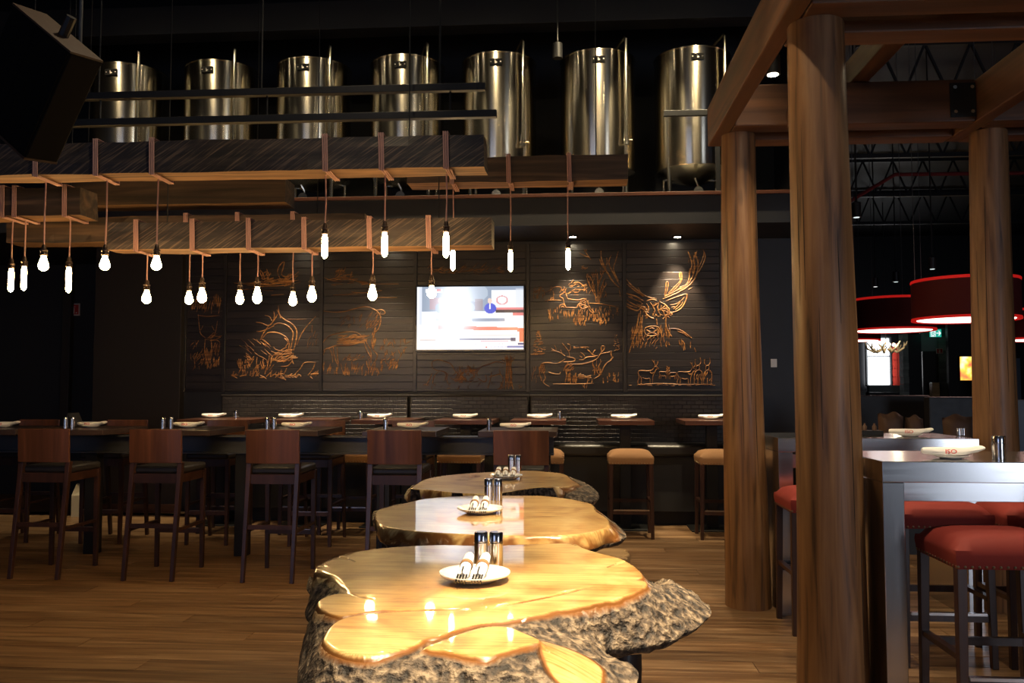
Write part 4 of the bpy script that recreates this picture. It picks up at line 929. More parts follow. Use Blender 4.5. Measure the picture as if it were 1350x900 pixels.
def make_napkin(loc, rz, label, group, s=1.0):
    t = thing('folded_napkin', label, 'napkin', loc, rz, group)
    mb = MB(); secs_ = [(-0.122, .010, .012, .024), (-0.112, .020, .018, .023), (-0.07, .030, .022, .021), (0, .034, .024, .020), (0.05, .031, .022, .021), (0.085, .024, .017, .026), (0.108, .030, .018, .030), (0.128, .036, .012, .036)]
    vs = []; n = 10
    for x, wy, hz, zc in secs_:
        for j in range(n):
            a_ = 2 * PI * j / n; vs.append((x * s, math.cos(a_) * wy * s, (zc + math.sin(a_) * hz * 0.8) * s))
    fs = []
    for i in range(len(secs_) - 1):
        for j in range(n): a0, b0 = i * n + j, i * n + (j + 1) % n; fs.append((a0, b0, b0 + n, a0 + n))
    fs.append(tuple(range(n))); fs.append(tuple((len(secs_) - 1) * n + j for j in range(n - 1, -1, -1)))
    mb._add(vs, fs); mb.build('cloth', M['cloth'], t, True)
    cu = bpy.data.curves.new('napkin_print', 'FONT'); cu.body = 'ISO'; cu.size = 0.026 * s; cu.align_x = 'CENTER'; cu.align_y = 'CENTER'; cu.extrude = 0.0006
    tmp = bpy.data.objects.new('tmp', cu); COL.objects.link(tmp)
    me = bpy.data.meshes.new_from_object(tmp); bpy.data.objects.remove(tmp)
    for v in me.vertices: v.co = Vector((v.co.x * 1.25 - 0.015 * s, -0.0345 * s - v.co.z + abs(v.co.y) * 0.2, v.co.y * 1.0 + 0.021 * s))
    me.materials.clear(); me.materials.append(M['red_print'])
    o = bpy.data.objects.new('red_print', me); COL.objects.link(o); o.parent = t; o['label'] = 'red printed letters'
    return t
nap_src = None; dish_src = None
def place_setting(x, y, z, rz, where, group, s=1.0):
    global nap_src, dish_src
    r = 0.074 * s
    tag(MB().lathe([(r * .55, 0), (r * .6, .002), (r * .97, .012), (r, .015), (r * .7, .008), (.004, .006)], 32).build('plate', M['white'], None, True, loc=(x, y, z + .0005)), 'small white plate under a napkin on ' + where, 'plate', 'plates on ' + group)
    lb = 'white folded napkin with red letters on ' + where
    if nap_src is None: nap_src = make_napkin((x, y, z + .0095), rz, lb, 'napkins on ' + group)
    else: dup(nap_src, (x, y, z + .0095), rz, lb, 'napkins on ' + group)

# ------------------------------------------------------------------ bar chairs, high tables, steel beam
def make_chair():
    t = thing('bar_chair', 'dark wooden bar chair with a slab backrest', 'chair')
    hw = 0.192
    # local: chair faces +y, backrest at y = 0
    bk = MB()
    n = 8; vs = []
    for i in range(n + 1):
        x = -hw + 2 * hw * i / n; c = 0.012 * (1 - (x / hw) ** 2)
        for (dy, z) in ((0, .815), (.020, .815), (.020 - .012, 1.055), (-.012, 1.055)): vs.append((x, dy - c, z))
    fs = []
    for i in range(n):
        for j in range(4): a0, b0 = i * 4 + j, i * 4 + (j + 1) % 4; fs.append((a0, b0, b0 + 4, a0 + 4))
    fs += [(0, 1, 2, 3), (n * 4 + 3, n * 4 + 2, n * 4 + 1, n * 4)]
    bk._add(vs, fs); bk.build('backrest', M['chair'], t, False, 0.004)
    for sx in (-1, 1):
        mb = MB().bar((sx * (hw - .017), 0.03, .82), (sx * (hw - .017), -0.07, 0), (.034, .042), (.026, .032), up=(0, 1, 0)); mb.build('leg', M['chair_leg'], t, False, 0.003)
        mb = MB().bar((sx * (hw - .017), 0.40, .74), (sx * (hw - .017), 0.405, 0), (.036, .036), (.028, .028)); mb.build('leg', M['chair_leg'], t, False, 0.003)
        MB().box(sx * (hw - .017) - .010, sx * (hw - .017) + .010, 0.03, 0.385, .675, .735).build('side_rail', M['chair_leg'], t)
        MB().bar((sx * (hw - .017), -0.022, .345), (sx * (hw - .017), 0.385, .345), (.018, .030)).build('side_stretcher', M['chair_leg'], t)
    MB().box(-hw + .034, hw - .034, 0.005, 0.028, .672, .738).build('back_rail', M['chair_leg'], t)
    MB().box(-hw + .034, hw - .034, 0.385, 0.41, .672, .738).build('front_rail', M['chair_leg'], t)
    MB().bar((-hw + .03, -0.022, .375), (hw - .03, -0.022, .375), (.030, .020), up=(0, 1, 0)).build('back_stretcher', M['chair_leg'], t)
    MB().bar((-hw + .03, 0.400, .275), (hw - .03, 0.400, .275), (.034, .022), up=(0, 1, 0)).build('foot_rail', M['chair_leg'], t)
    MB().box(-hw + .035, hw - .035, 0.388, 0.412, .292, .297).build('foot_plate', M['steel'], t)
    MB().box(-hw + .004, hw - .004, 0.034, 0.43, .735, .790).build('seat', M['chair_seat'], t, True, 0.018)
    return t
chair = make_chair(); used = False
def place_chair(loc, rz, label, group):
    global used
    if not used: used = True; chair.location = loc; chair.rotation_euler = (0, 0, rz); tag(chair, label, None, group); return chair
    return dup(chair, loc, rz, label, group)
CY0 = 5.83
near_px = [-95, 57.5, 205, 359.5, 520, 687]
for k, p in enumerate(near_px):
    x = X(p, CY0, 590)
    if k == 0: continue
    place_chair((x, CY0 + 0.0, 0), 0, ['', 'dark wooden bar chair with its back to the slab tables, at the table holding menus', 'dark wooden bar chair at a high table with two shakers', 'dark wooden bar chair with straight-grained back at a high table', 'dark wooden bar chair with wavy-grained back beside the slab tables', 'dark wooden bar chair at the end of the steel beam'][k], 'bar chairs with their backs to the slab tables')
TYF, TYB, TTZ = 6.36, 7.06, 1.02
tops = [(-120, -35), (38, 136), (181, 277), (323, 419), (477, 575), (630, 734)]
where_n = ['the high table by the dark recess', 'the high table holding menus', 'the high table with the second pair of shakers', 'the middle high table', 'the high table behind the wavy-grained chair', 'the end table of the steel beam']
tabs = []
for k, (a0, a1) in enumerate(tops):
    x0, x1 = X(a0, TYF, 570), X(a1, TYF, 570)
    if k == 0: x1 = X(20, TYF, 570); x0 = x1 - 0.6
    t = thing('high_table', 'square dark wooden table top on the steel beam, ' + ['by the dark recess', 'holding black menus', 'with the second pair of shakers', 'in the middle of the beam', 'behind the wavy-grained chair', 'at the end of the beam'][k], 'table', ((x0 + x1) / 2, (TYF + TYB) / 2, 0), 0, 'high tables on the steel beam')
    hw = (x1 - x0) / 2; hd = (TYB - TYF) / 2
    MB().box(-hw, hw, -hd, hd, TTZ - .042, TTZ).build('table_top', M['table'], t, False, 0.003)
    MB().box(-hw * .5, hw * .5, -hd * .6, hd * .6, TTZ - .056, TTZ - .042).build('mounting_plate', M['blk_steel'], t)
    tabs.append((x0, x1))
xa, xb = tabs[0][0] - 0.2, tabs[-1][1] - 0.03
sb = thing('steel_beam', 'long blackened steel beam carrying the high tables', 'beam', ((xa + xb) / 2, 6.70, 0))
hl = (xb - xa) / 2; z1_ = TTZ - .056; z0_ = 0.82
MB().box(-hl, hl, -.012, .012, z0_ + .012, z1_ - .012).build('web', M['blk_steel'], sb)
MB().box(-hl, hl, -.075, .075, z0_, z0_ + .012).build('bottom_flange', M['blk_steel'], sb)
MB().box(-hl, hl, -.075, .075, z1_ - .012, z1_).build('top_flange', M['blk_steel'], sb)
for f in (-.96, -.5, 0.0, .46, .97):
    MB().box(hl * f - .05, hl * f + .05, -.05, .05, 0, z0_).build('post', M['iron'], sb, False, 0.003)
# chairs on the far side, facing the viewer
for k, p in enumerate([55, 168, 300, 428, 545]):
    x = X(p, 7.50, 562) if k else X(52, 7.50, 562)
    place_chair((x, 7.50, 0), PI, 'dark wooden bar chair facing the slab tables across the steel beam', 'bar chairs on the banquette side of the steel beam')
sets = [(-1, None), (120, (86, 90)), (248, (214.5, 221)), (390, (352, 358)), (543, (508,)), (679, (645,))]
for k, (pp, sh) in enumerate(sets):
    y = 6.76 if k else 6.72
    q = at(pp if pp > 0 else 4, 559, y)
    place_setting(q.x, y, TTZ, random.uniform(-.12, .12), where_n[k], 'the high tables')
    if sh:
        for j, s_ in enumerate(sh):
            make_shaker('stainless steel shaker on ' + where_n[k], (X(s_, 6.55, 565), 6.55 + 0.055 * j, TTZ + .0005), 0.018, 0.092, 'steel shakers on the high tables')
q = X(97, 6.95, 555)
mn = thing('menu_stand', 'black folded menus leaning on the high table', 'menu', (q, 6.94, TTZ + .0005))
MB().bar((0.05, 0, 0.002), (0.0, 0, 0.115), (.16, .006), up=(1, 0, 0)).build('menu_cover', M['menu'], mn)
MB().bar((-0.02, 0, 0.002), (0.0, 0, 0.112), (.16, .006), up=(1, 0, 0)).build('menu_cover', M['menu'], mn)

# ------------------------------------------------------------------ wall tables and tan stools
WTZ = 1.04; WY0, WY1 = 8.02, 8.72
wt = [(233, 329), (349, 437), (463, 543), (571, 650), (672, 746), (789, 863), (903, 982)]
wnap = [281, 383, 500, 613, 711, 822, 937]; wsh = {0: 311, 2: 475, 4: 738}
WL = ['the wall table beside the pier', 'the wall table below the caribou head carving', 'the wall table below the grazing caribou carving', 'the wall table below the television', 'the wall table below the bellowing stags', 'the wall table below the stag head', 'the wall table beside the log post']
for k, (a0, a1) in enumerate(wt):
    wl = WL[k]
    x0, x1 = X(a0, WY0, 553), X(a1, WY0, 553)
    t = thing('pedestal_table', 'small mahogany high table on a black pedestal, ' + wl.replace('the wall table ', ''), 'table', ((x0 + x1) / 2, (WY0 + WY1) / 2, 0), 0, 'pedestal tables along the banquette')
    hw = (x1 - x0) / 2; hd = (WY1 - WY0) / 2
    MB().box(-hw, hw, -hd, hd, WTZ - .042, WTZ).build('table_top', M['table_red'], t, False, 0.003)
    MB().box(-.12, .12, -.12, .12, WTZ - .056, WTZ - .042).build('mounting_plate', M['iron'], t)
    MB().box(-.05, .05, -.13 - .05, -.13 + .05, 0.012, WTZ - .05).build('pedestal', M['iron'], t, False, 0.003)
    MB().box(-.22, .22, -.32, .06, 0, .014).build('base_plate', M['iron'], t, False, 0.003)
    place_setting(X(wnap[k], 8.40, 546), 8.40, WTZ, random.uniform(-.1, .1), wl, 'the wall tables')
    if k in wsh: make_shaker('stainless steel shaker on ' + wl, (X(wsh[k], 8.3, 546), 8.3, WTZ + .0005), 0.018, 0.085, 'steel shakers on the wall tables')
def make_stool(name, mat, label, cat='stool', w=0.40, d=0.36, h=0.79, nails=True):
    t = thing(name, label, cat)
    # padded crown
    vs = []; nx, ny = 14, 12
    def crown(u, v):
        e = (1 - abs(u) ** 4) * (1 - abs(v) ** 4); return 0.055 * e ** 0.5
    mb = MB()
    for j in range(ny + 1):
        for i in range(nx + 1):
            u, v = -1 + 2 * i / nx, -1 + 2 * j / ny
            vs.append((u * w / 2, v * d / 2, h - 0.055 + crown(u, v)))
    fs = [(j*(nx+1)+i, j*(nx+1)+i+1, (j+1)*(nx+1)+i+1, (j+1)*(nx+1)+i) for j in range(ny) for i in range(nx)]
    ring = [i for i in range(nx)] + [j*(nx+1)+nx for j in range(ny)] + [ny*(nx+1)+i for i in range(nx, 0, -1)] + [j*(nx+1) for j in range(ny, 0, -1)]
    b = len(vs); m = len(ring)
    for q in ring: vs.append((vs[q][0] * 1.015, vs[q][1] * 1.015, h - 0.075))
    for q in ring: vs.append((vs[q][0] * 0.985, vs[q][1] * 0.985, h - 0.125))
    for k in range(m):
        kn = (k + 1) % m
        fs.append((ring[k], b + k, b + kn, ring[kn])); fs.append((b + k, b + m + k, b + m + kn, b + kn))
    fs.append(tuple(b + m + k for k in range(m)))
    mb._add(vs, fs); mb.build('seat', mat, t, True)
    nl = MB()
    step = 0.026
    for sgn in (-1, 1):
        for k in range(int(w / step) + 1):
            x = -w / 2 + 0.006 + k * step
            if x < w / 2: nl.lathe([(.0065, -.001), (.0055, .003), (.001, .005)], 7); nl.v[-21:] = [(x + p[0], sgn * (d / 2 * .988 + p[2]), h - .116 + p[1]) for p in nl.v[-21:]]
        for k in range(int(d / step) + 1):
            y = -d / 2 + 0.006 + k * step
            if y < d / 2: nl.lathe([(.0065, -.001), (.0055, .003), (.001, .005)], 7); nl.v[-21:] = [(sgn * (w / 2 * .988 + p[2]), y + p[0], h - .116 + p[1]) for p in nl.v[-21:]]
    o = nl.build('nailhead_trim', M['nail'], t, True); o['kind'] = 'stuff'
    lx, ly = w / 2 - .022, d / 2 - .022
    for sx in (-1, 1):
        for sy in (-1, 1):
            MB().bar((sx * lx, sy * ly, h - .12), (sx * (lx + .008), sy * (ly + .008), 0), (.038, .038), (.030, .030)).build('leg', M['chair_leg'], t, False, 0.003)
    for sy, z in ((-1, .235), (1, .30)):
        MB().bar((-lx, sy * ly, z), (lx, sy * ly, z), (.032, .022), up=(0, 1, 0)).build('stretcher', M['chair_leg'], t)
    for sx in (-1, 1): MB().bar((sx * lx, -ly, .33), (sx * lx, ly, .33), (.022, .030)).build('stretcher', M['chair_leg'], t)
    MB().box(-lx + .02, lx - .02, -ly - .014, -ly + .012, .249, .262).build('foot_plate', M['steel'], t)
    return t
ts = None
for k, p in enumerate([300, 405, 468, 609, 715, 830, 947]):
    loc = (X(p, 7.85, 600), 7.81, 0)
    if ts is None: ts = make_stool('tan_stool', M['tan'], 'backless stool with a tan suede seat along the banquette tables'); ts['group'] = 'tan stools along the banquette tables'; ts.location = loc; ts['label'] = 'tan suede backless stool at ' + WL[k]
    else: dup(ts, loc, None, 'tan suede backless stool at ' + WL[k])
    
# paper bag behind the bar chairs
p = at(108, 681, 8.5); p = atz(108, 680, 0)
pb = thing('paper_bag', 'cream paper bag standing on the floor by the pier', 'bag', (p.x, p.y, 0), 0.2)
mb = MB(); vs = [(-.09,-.05,0),(.09,-.05,0),(.09,.05,0),(-.09,.05,0),(-.092,-.052,.22),(.092,-.05,.22),(.092,.05,.22),(-.09,.05,.22),(-.06,-.02,.33),(.07,-.012,.30),(.07,.015,.31),(-.06,.02,.34)]
mb._add(vs, [(3,2,1,0),(0,1,5,4),(1,2,6,5),(2,3,7,6),(3,0,4,7),(4,5,9,8),(5,6,10,9),(6,7,11,10),(7,4,8,11),(8,9,10,11)]); mb.build('bag_body', M['bag'], pb)

# ------------------------------------------------------------------ log-post frame on the right
def cam_to_room(xc, D):
    c, s = math.cos(YAW), math.sin(YAW); return (xc * c - D * s, xc * s + D * c)
PZ = 2.96
P1 = (1.105, 3.75); P2 = (1.085, 5.39); P3 = (2.64, 5.43); P4 = (2.66, 3.75)
def log_post(pos, label, r0, r1, seed):
    t = thing('log_post', label, 'post', (pos[0], pos[1], 0), 0, 'log posts of the timber frame')
    n, m = 28, 40; vs = []
    for i in range(m + 1):
        f = i / m; z = PZ * f
        for j in range(n):
            a_ = 2 * PI * j / n
            q = Vector((math.cos(a_) * 1.2 + seed * 7, math.sin(a_) * 1.2, z * 0.9))
            r = (r0 + (r1 - r0) * f ** 0.8) * (1 + 0.035 * noise.noise(q)) + 0.004 * noise.noise(Vector((math.cos(a_) * 5, math.sin(a_) * 5 + seed, z * 0.7)))
            fl = 0.012 * math.sin(z * 1.1 + seed)
            vs.append((math.cos(a_) * r + fl, math.sin(a_) * r, z))
    fs = []
    for i in range(m):
        for j in range(n): a0, b0 = i * n + j, i * n + (j + 1) % n; fs.append((a0, b0, b0 + n, a0 + n))
    fs += [tuple(range(n - 1, -1, -1)), tuple(m * n + j for j in range(n))]
    MB()._add(vs, fs).build('trunk', M['log'], t, True)
    # drying cracks
    rnd = random.Random(seed)
    for k in range(6):
        a_ = -PI / 2 + rnd.uniform(-1.1, 1.1); z0 = rnd.uniform(.2, 2.0); L = rnd.uniform(.35, .9)
        pth = []
        for s in range(7):
            z = z0 + L * s / 6; f = z / PZ; i0 = min(m, int(f * m)); jj = int(round((a_ % (2 * PI)) / (2 * PI) * n)) % n
            v = vs[i0 * n + jj]; aa = 2 * PI * jj / n
            pth.append((v[0] * 0.9985, v[1] * 0.9985, z))
        MB().tube(pth, [.0006, .0012, .0018, .002, .0018, .0012, .0005], 5).build('crack', M['gap'], t)
    return t
log_post(P1, 'thick log post beside the near steel table', 0.150, 0.120, 1)
log_post(P2, 'log post standing by the banquette end', 0.140, 0.106, 2)
log_post(P3, 'knotty log post behind the steel tables', 0.140, 0.108, 3)
log_post(P4, 'log post at the outer end of the near steel table', 0.140, 0.108, 4)
BH, BW = 0.26, 0.15
def timber(x0, x1, y0, y1, z0, z1, mat, label):
    t = thing('timber_beam', label, 'beam', ((x0 + x1) / 2, (y0 + y1) / 2, z0), 0, 'timbers of the log frame')
    hx, hy = (x1 - x0) / 2, (y1 - y0) / 2
    MB().box(-hx, hx, -hy, hy, 0, z1 - z0).build('timber', mat, t, False, 0.008)
    return t
xl_ = P1[0] - 0.185
ty = []
for xo, lb, y0 in ((xl_, 'long timber running out over the near log post', 3.30), (P3[0] - 0.185, 'long timber with a bolted black plate over the knotty post', 3.30)):
    ty.append(timber(xo, xo + .09, y0, 5.62, PZ, PZ + BH, M['timber_y'], lb))
for yc, nm in ((3.75, 'near'), (5.41, 'far')):
    for dy, sd_ in ((-0.155, 'front'), (0.155, 'rear')):
        # cross timbers rest on the posts between the long timbers
        for xa_, xb_, tail in ((xl_ + .093, P3[0] - 0.188, ''), (P3[0] - 0.185 + .093, 5.6, ' running past the frame')):
            timber(xa_, xb_, yc + dy - BW / 2, yc + dy + BW / 2, PZ, PZ + BH, M['timber_x'], '%s cross timber on the %s log posts%s' % (sd_, nm, tail))
# upper long joists
for xo in (1.72, 3.6):
    timber(xo, xo + .11, 3.3, 5.62, PZ + BH + .003, PZ + BH + .16, M['timber_y'], 'upper joist lying across the cross timbers')
pl = thing('bolted_plate', 'black steel plate with four bolts on the timber joint', 'plate', (P3[0] - 0.265, 5.41 - .155 - BW / 2 - .008, PZ + .025))
MB().box(-.075, .075, 0, .006, 0, .21).build('plate_face', M['iron'], pl)
for bx in (-.05, .05):
    for bz_ in (.03, .18): MB().tube([(bx, 0.002, bz_), (bx, -.014, bz_)], .012, 6).build('bolt', M['pipe'], pl)
kb = thing('knee_brace', 'slanted timber brace inside the log frame', 'brace', (0, 0, 0))
MB().bar((P2[0] + .30, 4.55, PZ + BH), (P2[0] + .30, 5.16, PZ + .02), (.11, .12), up=(1, 0, 0)).build('timber', M['timber_y'], kb)
def frame_light(loc, label, e, tgt):
    t = thing('frame_downlight', label, 'downlight', loc, 0, 'downlights in the timber frame')
    MB().lathe([(0.032, -.05), (0.040, -.05), (0.040, 0.05), (0.01, .06), (.006, .07), (0.006, 6.1 - loc[2])], 16).build('can', M['iron'], t, True)
    MB().lathe([(0.002, -.053), (0.028, -.052), (0.030, -.046)], 16).build('lamp_face', M['lens'], t)
    spot('frame_light', (loc[0], loc[1], loc[2] - .06), tgt, e, 120, (1.0, 0.78, 0.50), 0.8, 0.03, t)
p = at(1019, 99, 4.62)
frame_light((p.x, p.y, p.z + .052), 'glaring small downlight inside the timber frame', 38, (p.x - .1, p.y + .1, 0))
frame_light((2.05, 4.15, 3.14), 'assumed small downlight inside the frame over the near steel table', 34, (2.0, 4.1, 0))  # assumed lamp, added to light the timbers
frame_light((1.55, 5.74, 3.14), 'assumed small downlight behind the far cross timbers', 16, (1.55, 5.9, 0))  # assumed lamp, hidden by the timbers it lights

# ------------------------------------------------------------------ steel tables and red stools
def steel_table(x0, x1, y0, y1, z, label):
    t = thing('steel_table', label, 'table', ((x0 + x1) / 2, (y0 + y1) / 2, 0), 0, 'brushed steel high tables')
    hx, hy = (x1 - x0) / 2, (y1 - y0) / 2; th = .085
    MB().box(-hx, hx, -hy, hy, z - th, z).build('table_top', M['steel'], t, False, 0.003)
    for sx in (-1, 1):
        xa_, xb_ = (-hx, -hx + .085) if sx < 0 else (hx - .085, hx)
        MB().box(xa_, xb_, -hy, hy, 0, z - th).build('side_panel', M['steel_v'], t, False, 0.003)
    MB().box(-hx + .085, hx - .085, hy - .10, hy - .06, z - .225, z - .135).build('stretcher', M['steel'], t, False, 0.002)
    MB().tube([(-hx + .086, -hy + .3, z - .16), (-hx + .11, -hy + .3, z - .16)], .022, 12).build('fixing_bolt', M['pipe'], t, True)
    return t
SZ1 = 1.05
c1 = atz(1163, 608, SZ1); c2 = atz(1024, 574, SZ1)
s1x, s1y = max(c1.x, P1[0] + .148), c1.y
steel_table(s1x, s1x + 1.18, s1y, s1y + .60, SZ1, 'brushed steel high table beside the thick log post')
s2x, s2y = c2.x, 5.22
c2b = at(1024, 574, s2y); s2x = c2b.x
steel_table(s2x, s2x + 1.27, s2y - .02 - .42, s2y - .02, SZ1, 'brushed steel high table between two log posts') if False else steel_table(P2[0] + .155, X(1291, 5.16, 575), 5.16, 5.16 + .60, SZ1, 'brushed steel high table between two log posts')
place_setting(at(1255, 602, s1y + .16).x, s1y + .17, SZ1, 0.05, 'the near steel table', 'the steel tables')
place_setting(at(1196, 570, 5.40).x, 5.36, SZ1, -0.05, 'the far steel table', 'the steel tables')
make_shaker('stainless steel shaker on the near steel table', (X(1317, s1y + .12, 600), s1y + .12, SZ1 + .0005), 0.026, 0.100, 'steel shakers on the steel tables')
for k, p in enumerate((1264, 1270)):
    make_shaker('stainless steel shaker on the far steel table', (X(p, 5.5, 570), 5.5, SZ1 + .0005), 0.014, 0.045, 'steel shakers on the steel tables')
t = thing('condiment_tray', 'dark wire tray of small bottles on the far steel table', 'tray', (X(1140, 5.5, 565), 5.5, SZ1 + .0005))
MB().box(-.10, .10, -.05, .05, 0, .03).build('tray', M['iron'], t, False, .003)
for q in range(3): MB().lathe([(.014, .03), (.014, .055), (.006, .065), (.006, .075)], 10, (-.06 + q * .06, 0, 0)).build('bottle', M['pillow'], t, True)
cr = atz(1262, 748, 0.672)
rs = make_stool('red_stool', M['red'], 'backless red suede stool with nailheads before the near steel table', w=.44, d=.38)
rs.location = (cr.x + .218, cr.y + .19, 0); rs['group'] = 'red suede stools'
dup(rs, (X(1238, 4.35, 670), s1y + .60 + .30, 0), None, 'red suede stool behind the near steel table by its side panel')
dup(rs, (X(1238, 4.35, 670) + .50, s1y + .60 + .30, 0), None, 'red suede stool behind the near steel table under the knotty post')
dup(rs, (X(1085, 4.9, 640), 4.93, 0), None, 'red suede stool before the far steel table, half hidden by the log post')

# ------------------------------------------------------------------ far dining room on the right
FY = 26.9
def fb(pa, pb, ya, yb, Y, dep=0.1):
    xa_, xb_ = X(pa, Y, (ya + yb) / 2), X(pb, Y, (ya + yb) / 2); z0, z1 = at((pa + pb) / 2, yb, Y).z, at((pa + pb) / 2, ya, Y).z
    return xa_, xb_, Y, Y + dep, z0, z1
def fobj(name, mat, label, cat, *a, **k):
    x0, x1, y0, y1, z0, z1 = fb(*a, **k)
    if name in ('bar_cabinet', 'booth_box', 'display_cabinet', 'booth_wall', 'low_wall', 'dark_pillar', 'far_door', 'poster_wall', 'stone_column'): z0 = 0.0
    t = thing(name, label, cat, ((x0 + x1) / 2, y0, z0)); MB().box(-(x1 - x0) / 2, (x1 - x0) / 2, 0, y1 - y0, 0, z1 - z0).build('panel', mat, t, False, .01); return t
M['window'] = emis('daylit_window', (0.95, 0.97, 1.0), 2.2)
M['red_tile'] = plain('red_tile', (0.45, 0.035, 0.02), .5)
M['stone'] = wood('stacked_stone', (0.16, 0.19, 0.19), (0.30, 0.34, 0.33), 'x', 6, .8, 0, .6, .2)
M['grey_wall'] = plain('grey_far_wall', (0.16, 0.18, 0.18), .7)
M['blue_grey'] = plain('blue_grey_panel', (0.12, 0.15, 0.20), .5)
M['antler'] = plain('bone_antler', (0.62, 0.48, 0.30), .6)
x0, x1, y0, y1, z0, z1 = fb(1144, 1173, 446, 507, FY - .12)
wn = MB().box(x0, x1, y0 + .05, y0 + .07, z0, z1).build('window_1', M['window']); tag(wn, kind='structure')
wf = MB(); b = .05
wf.box(x0 - b, x0, y0 - .02, y0 + .1, z0 - b, z1 + b).box(x1, x1 + b, y0 - .02, y0 + .1, z0 - b, z1 + b).box(x0, x1, y0 - .02, y0 + .1, z0 - b, z0).box(x0, x1, y0 - .02, y0 + .1, z1, z1 + b).box(x0, x1, y0, y0 + .05, z0 + (z1 - z0) * .60, z0 + (z1 - z0) * .63)
wf.build('window_frame', M['iron'], wn)
dl = area('far_window_daylight', ((x0 + x1) / 2, y0 - .1, (z0 + z1) / 2), (PI / 2, 0, 0), x1 - x0, z1 - z0, 25, (.9, .95, 1))
# red tiled wall beside the window: tiles in courses
x0, x1, y0, y1, z0, z1 = fb(1175, 1192, 452, 508, FY - .10)
rw = thing('red_wall_panel', 'red tiled wall panel beside the far window', 'wall panel', ((x0 + x1) / 2, FY - .1, z0))
MB().box(-(x1 - x0) / 2, (x1 - x0) / 2, 0.02, .1, 0, z1 - z0).build('backing', M['red_tile'], rw)
for r_ in range(5):
    for c_ in range(2):
        wdt, hgt = (x1 - x0) / 2, (z1 - z0) / 5
        MB().box(-(x1 - x0) / 2 + c_ * wdt + .008, -(x1 - x0) / 2 + (c_ + 1) * wdt - .008, 0, .03, r_ * hgt + .008, (r_ + 1) * hgt - .008).build('tile', M['red_tile'], rw)
fobj('low_wall', M['grey_wall'], 'pale grey low wall below the far window', 'wall', 1146, 1192, 508, 528, FY - 1.0, .2)
fobj('booth_box', M['iron'], 'black low box in front of the pale low wall', 'box', 1146, 1186, 517, 524, FY - 1.6, .3)
for (a0, a1, ya, yb, lb) in ((1191, 1198, 440, 530, 'narrow grey stone column beside the red wall panel'), (1239, 1249, 432, 530, 'narrow grey stone column under the exit sign')):
    x0, x1, y0, y1, z0, z1 = fb(a0, a1, ya, yb, FY - 2.0, .3)
    t = thing('stone_column', lb, 'column', ((x0 + x1) / 2, y0, 0))
    n_ = 14; hh = (z1) / n_
    for k in range(n_):
        e = random.uniform(-.008, .008)
        MB().box(-(x1 - x0) / 2 + e, (x1 - x0) / 2 + e, 0, .3, k * hh + .006, (k + 1) * hh).build('stone', M['stone'], t)
x0, x1, y0, y1, z0, z1 = fb(1215, 1240, 436, 462, FY - 1.8, .1)
fobj('door_header', M['grey_wall'], 'grey wall strip above the far doorway', 'wall panel', 1214, 1240, 432, 463, FY - 1.9, .1)
d1 = fobj('far_door', M['brown_wall'], 'dark brown far door below the exit sign', 'door', 1217, 1239, 463, 530, FY - 1.9, .08)
fobj('dark_pillar', M['black_wall'], 'black pillar between the stone column and the far door', 'pillar', 1198, 1215, 440, 532, FY - 2.0, .3)
fobj('bar_cabinet', M['bench'], 'small tan shelf unit beside the far door', 'shelf', 1229, 1239, 504, 519, FY - 2.3, .2)
# signs
def running_sign(px0_, px1_, ya, yb, Y, label, arrow):
    x0, x1, y0, y1, z0, z1 = fb(px0_, px1_, ya, yb, Y, .03)
    W, Hh = x1 - x0, z1 - z0
    t = thing('exit_sign', label, 'sign', ((x0 + x1) / 2, Y, z0))
    MB().box(-W/2, W/2, 0, .03, 0, Hh).build('sign_body', M['green'], t, False, .002)
    cx_ = -W * .02 if not arrow else -W * .22; hw = W * (.16 if not arrow else .22)
    MB().box(cx_ - hw, cx_ + hw, -.003, .0, Hh * .04, Hh * .96).build('white_field', M['sign_white'], t)
    mn_ = MB(); u = Hh; y = -.005
    for p0, p1 in (((.0, .62), (-.05, .38)), ((-.05, .38), (.14, .26)), ((.14, .26), (.20, .06)), ((-.05, .38), (-.16, .24)), ((-.16, .24), (-.30, .26)), ((.0, .60), (.18, .52)), ((.18, .52), (.24, .40)), ((.0, .60), (-.17, .56)), ((-.17, .56), (-.2, .40))):
        mn_.bar((cx_ + p0[0] * u, y, p0[1] * u), (cx_ + p1[0] * u, y, p1[1] * u), (.075 * u, .003))
    mn_.lathe([(.07 * u, -.0015), (.07 * u, .0015)], 12); mn_.v[-24:] = [(cx_ + .05 * u + q[0], y + q[2], .78 * u + q[1]) for q in mn_.v[-24:]]
    mn_.build('running_figure', M['iron'] if not arrow else M['green'], t)
    if arrow:
        ar = MB().bar((W * .06, y, Hh * .5), (W * .36, y, Hh * .5), (.14 * u, .003)).bar((W * .26, y, Hh * .82), (W * .42, y, Hh * .48), (.13 * u, .003)).bar((W * .26, y, Hh * .18), (W * .42, y, Hh * .52), (.13 * u, .003))
        ar.build('arrow', M['sign_white'], t); MB().tube([(0, .015, Hh), (0, .015, 6.1 - z0)], .012, 6).build('hanger', M['iron'], t)
    else:
        MB().tube([(-W*.3, .015, Hh), (-W*.3, .015, SOFZ - z0)], .006, 6).build('hanger', M['iron'], t)
        MB().tube([(W*.3, .015, Hh), (W*.3, .015, SOFZ - z0)], .006, 6).build('hanger', M['iron'], t)
running_sign(47, 84, 313, 334, 9.6, 'green exit sign with a white running figure hanging below the beams', False)
running_sign(1226, 1241, 434, 444, FY - 2.4, 'small green exit sign with a white arrow in the far room', True)
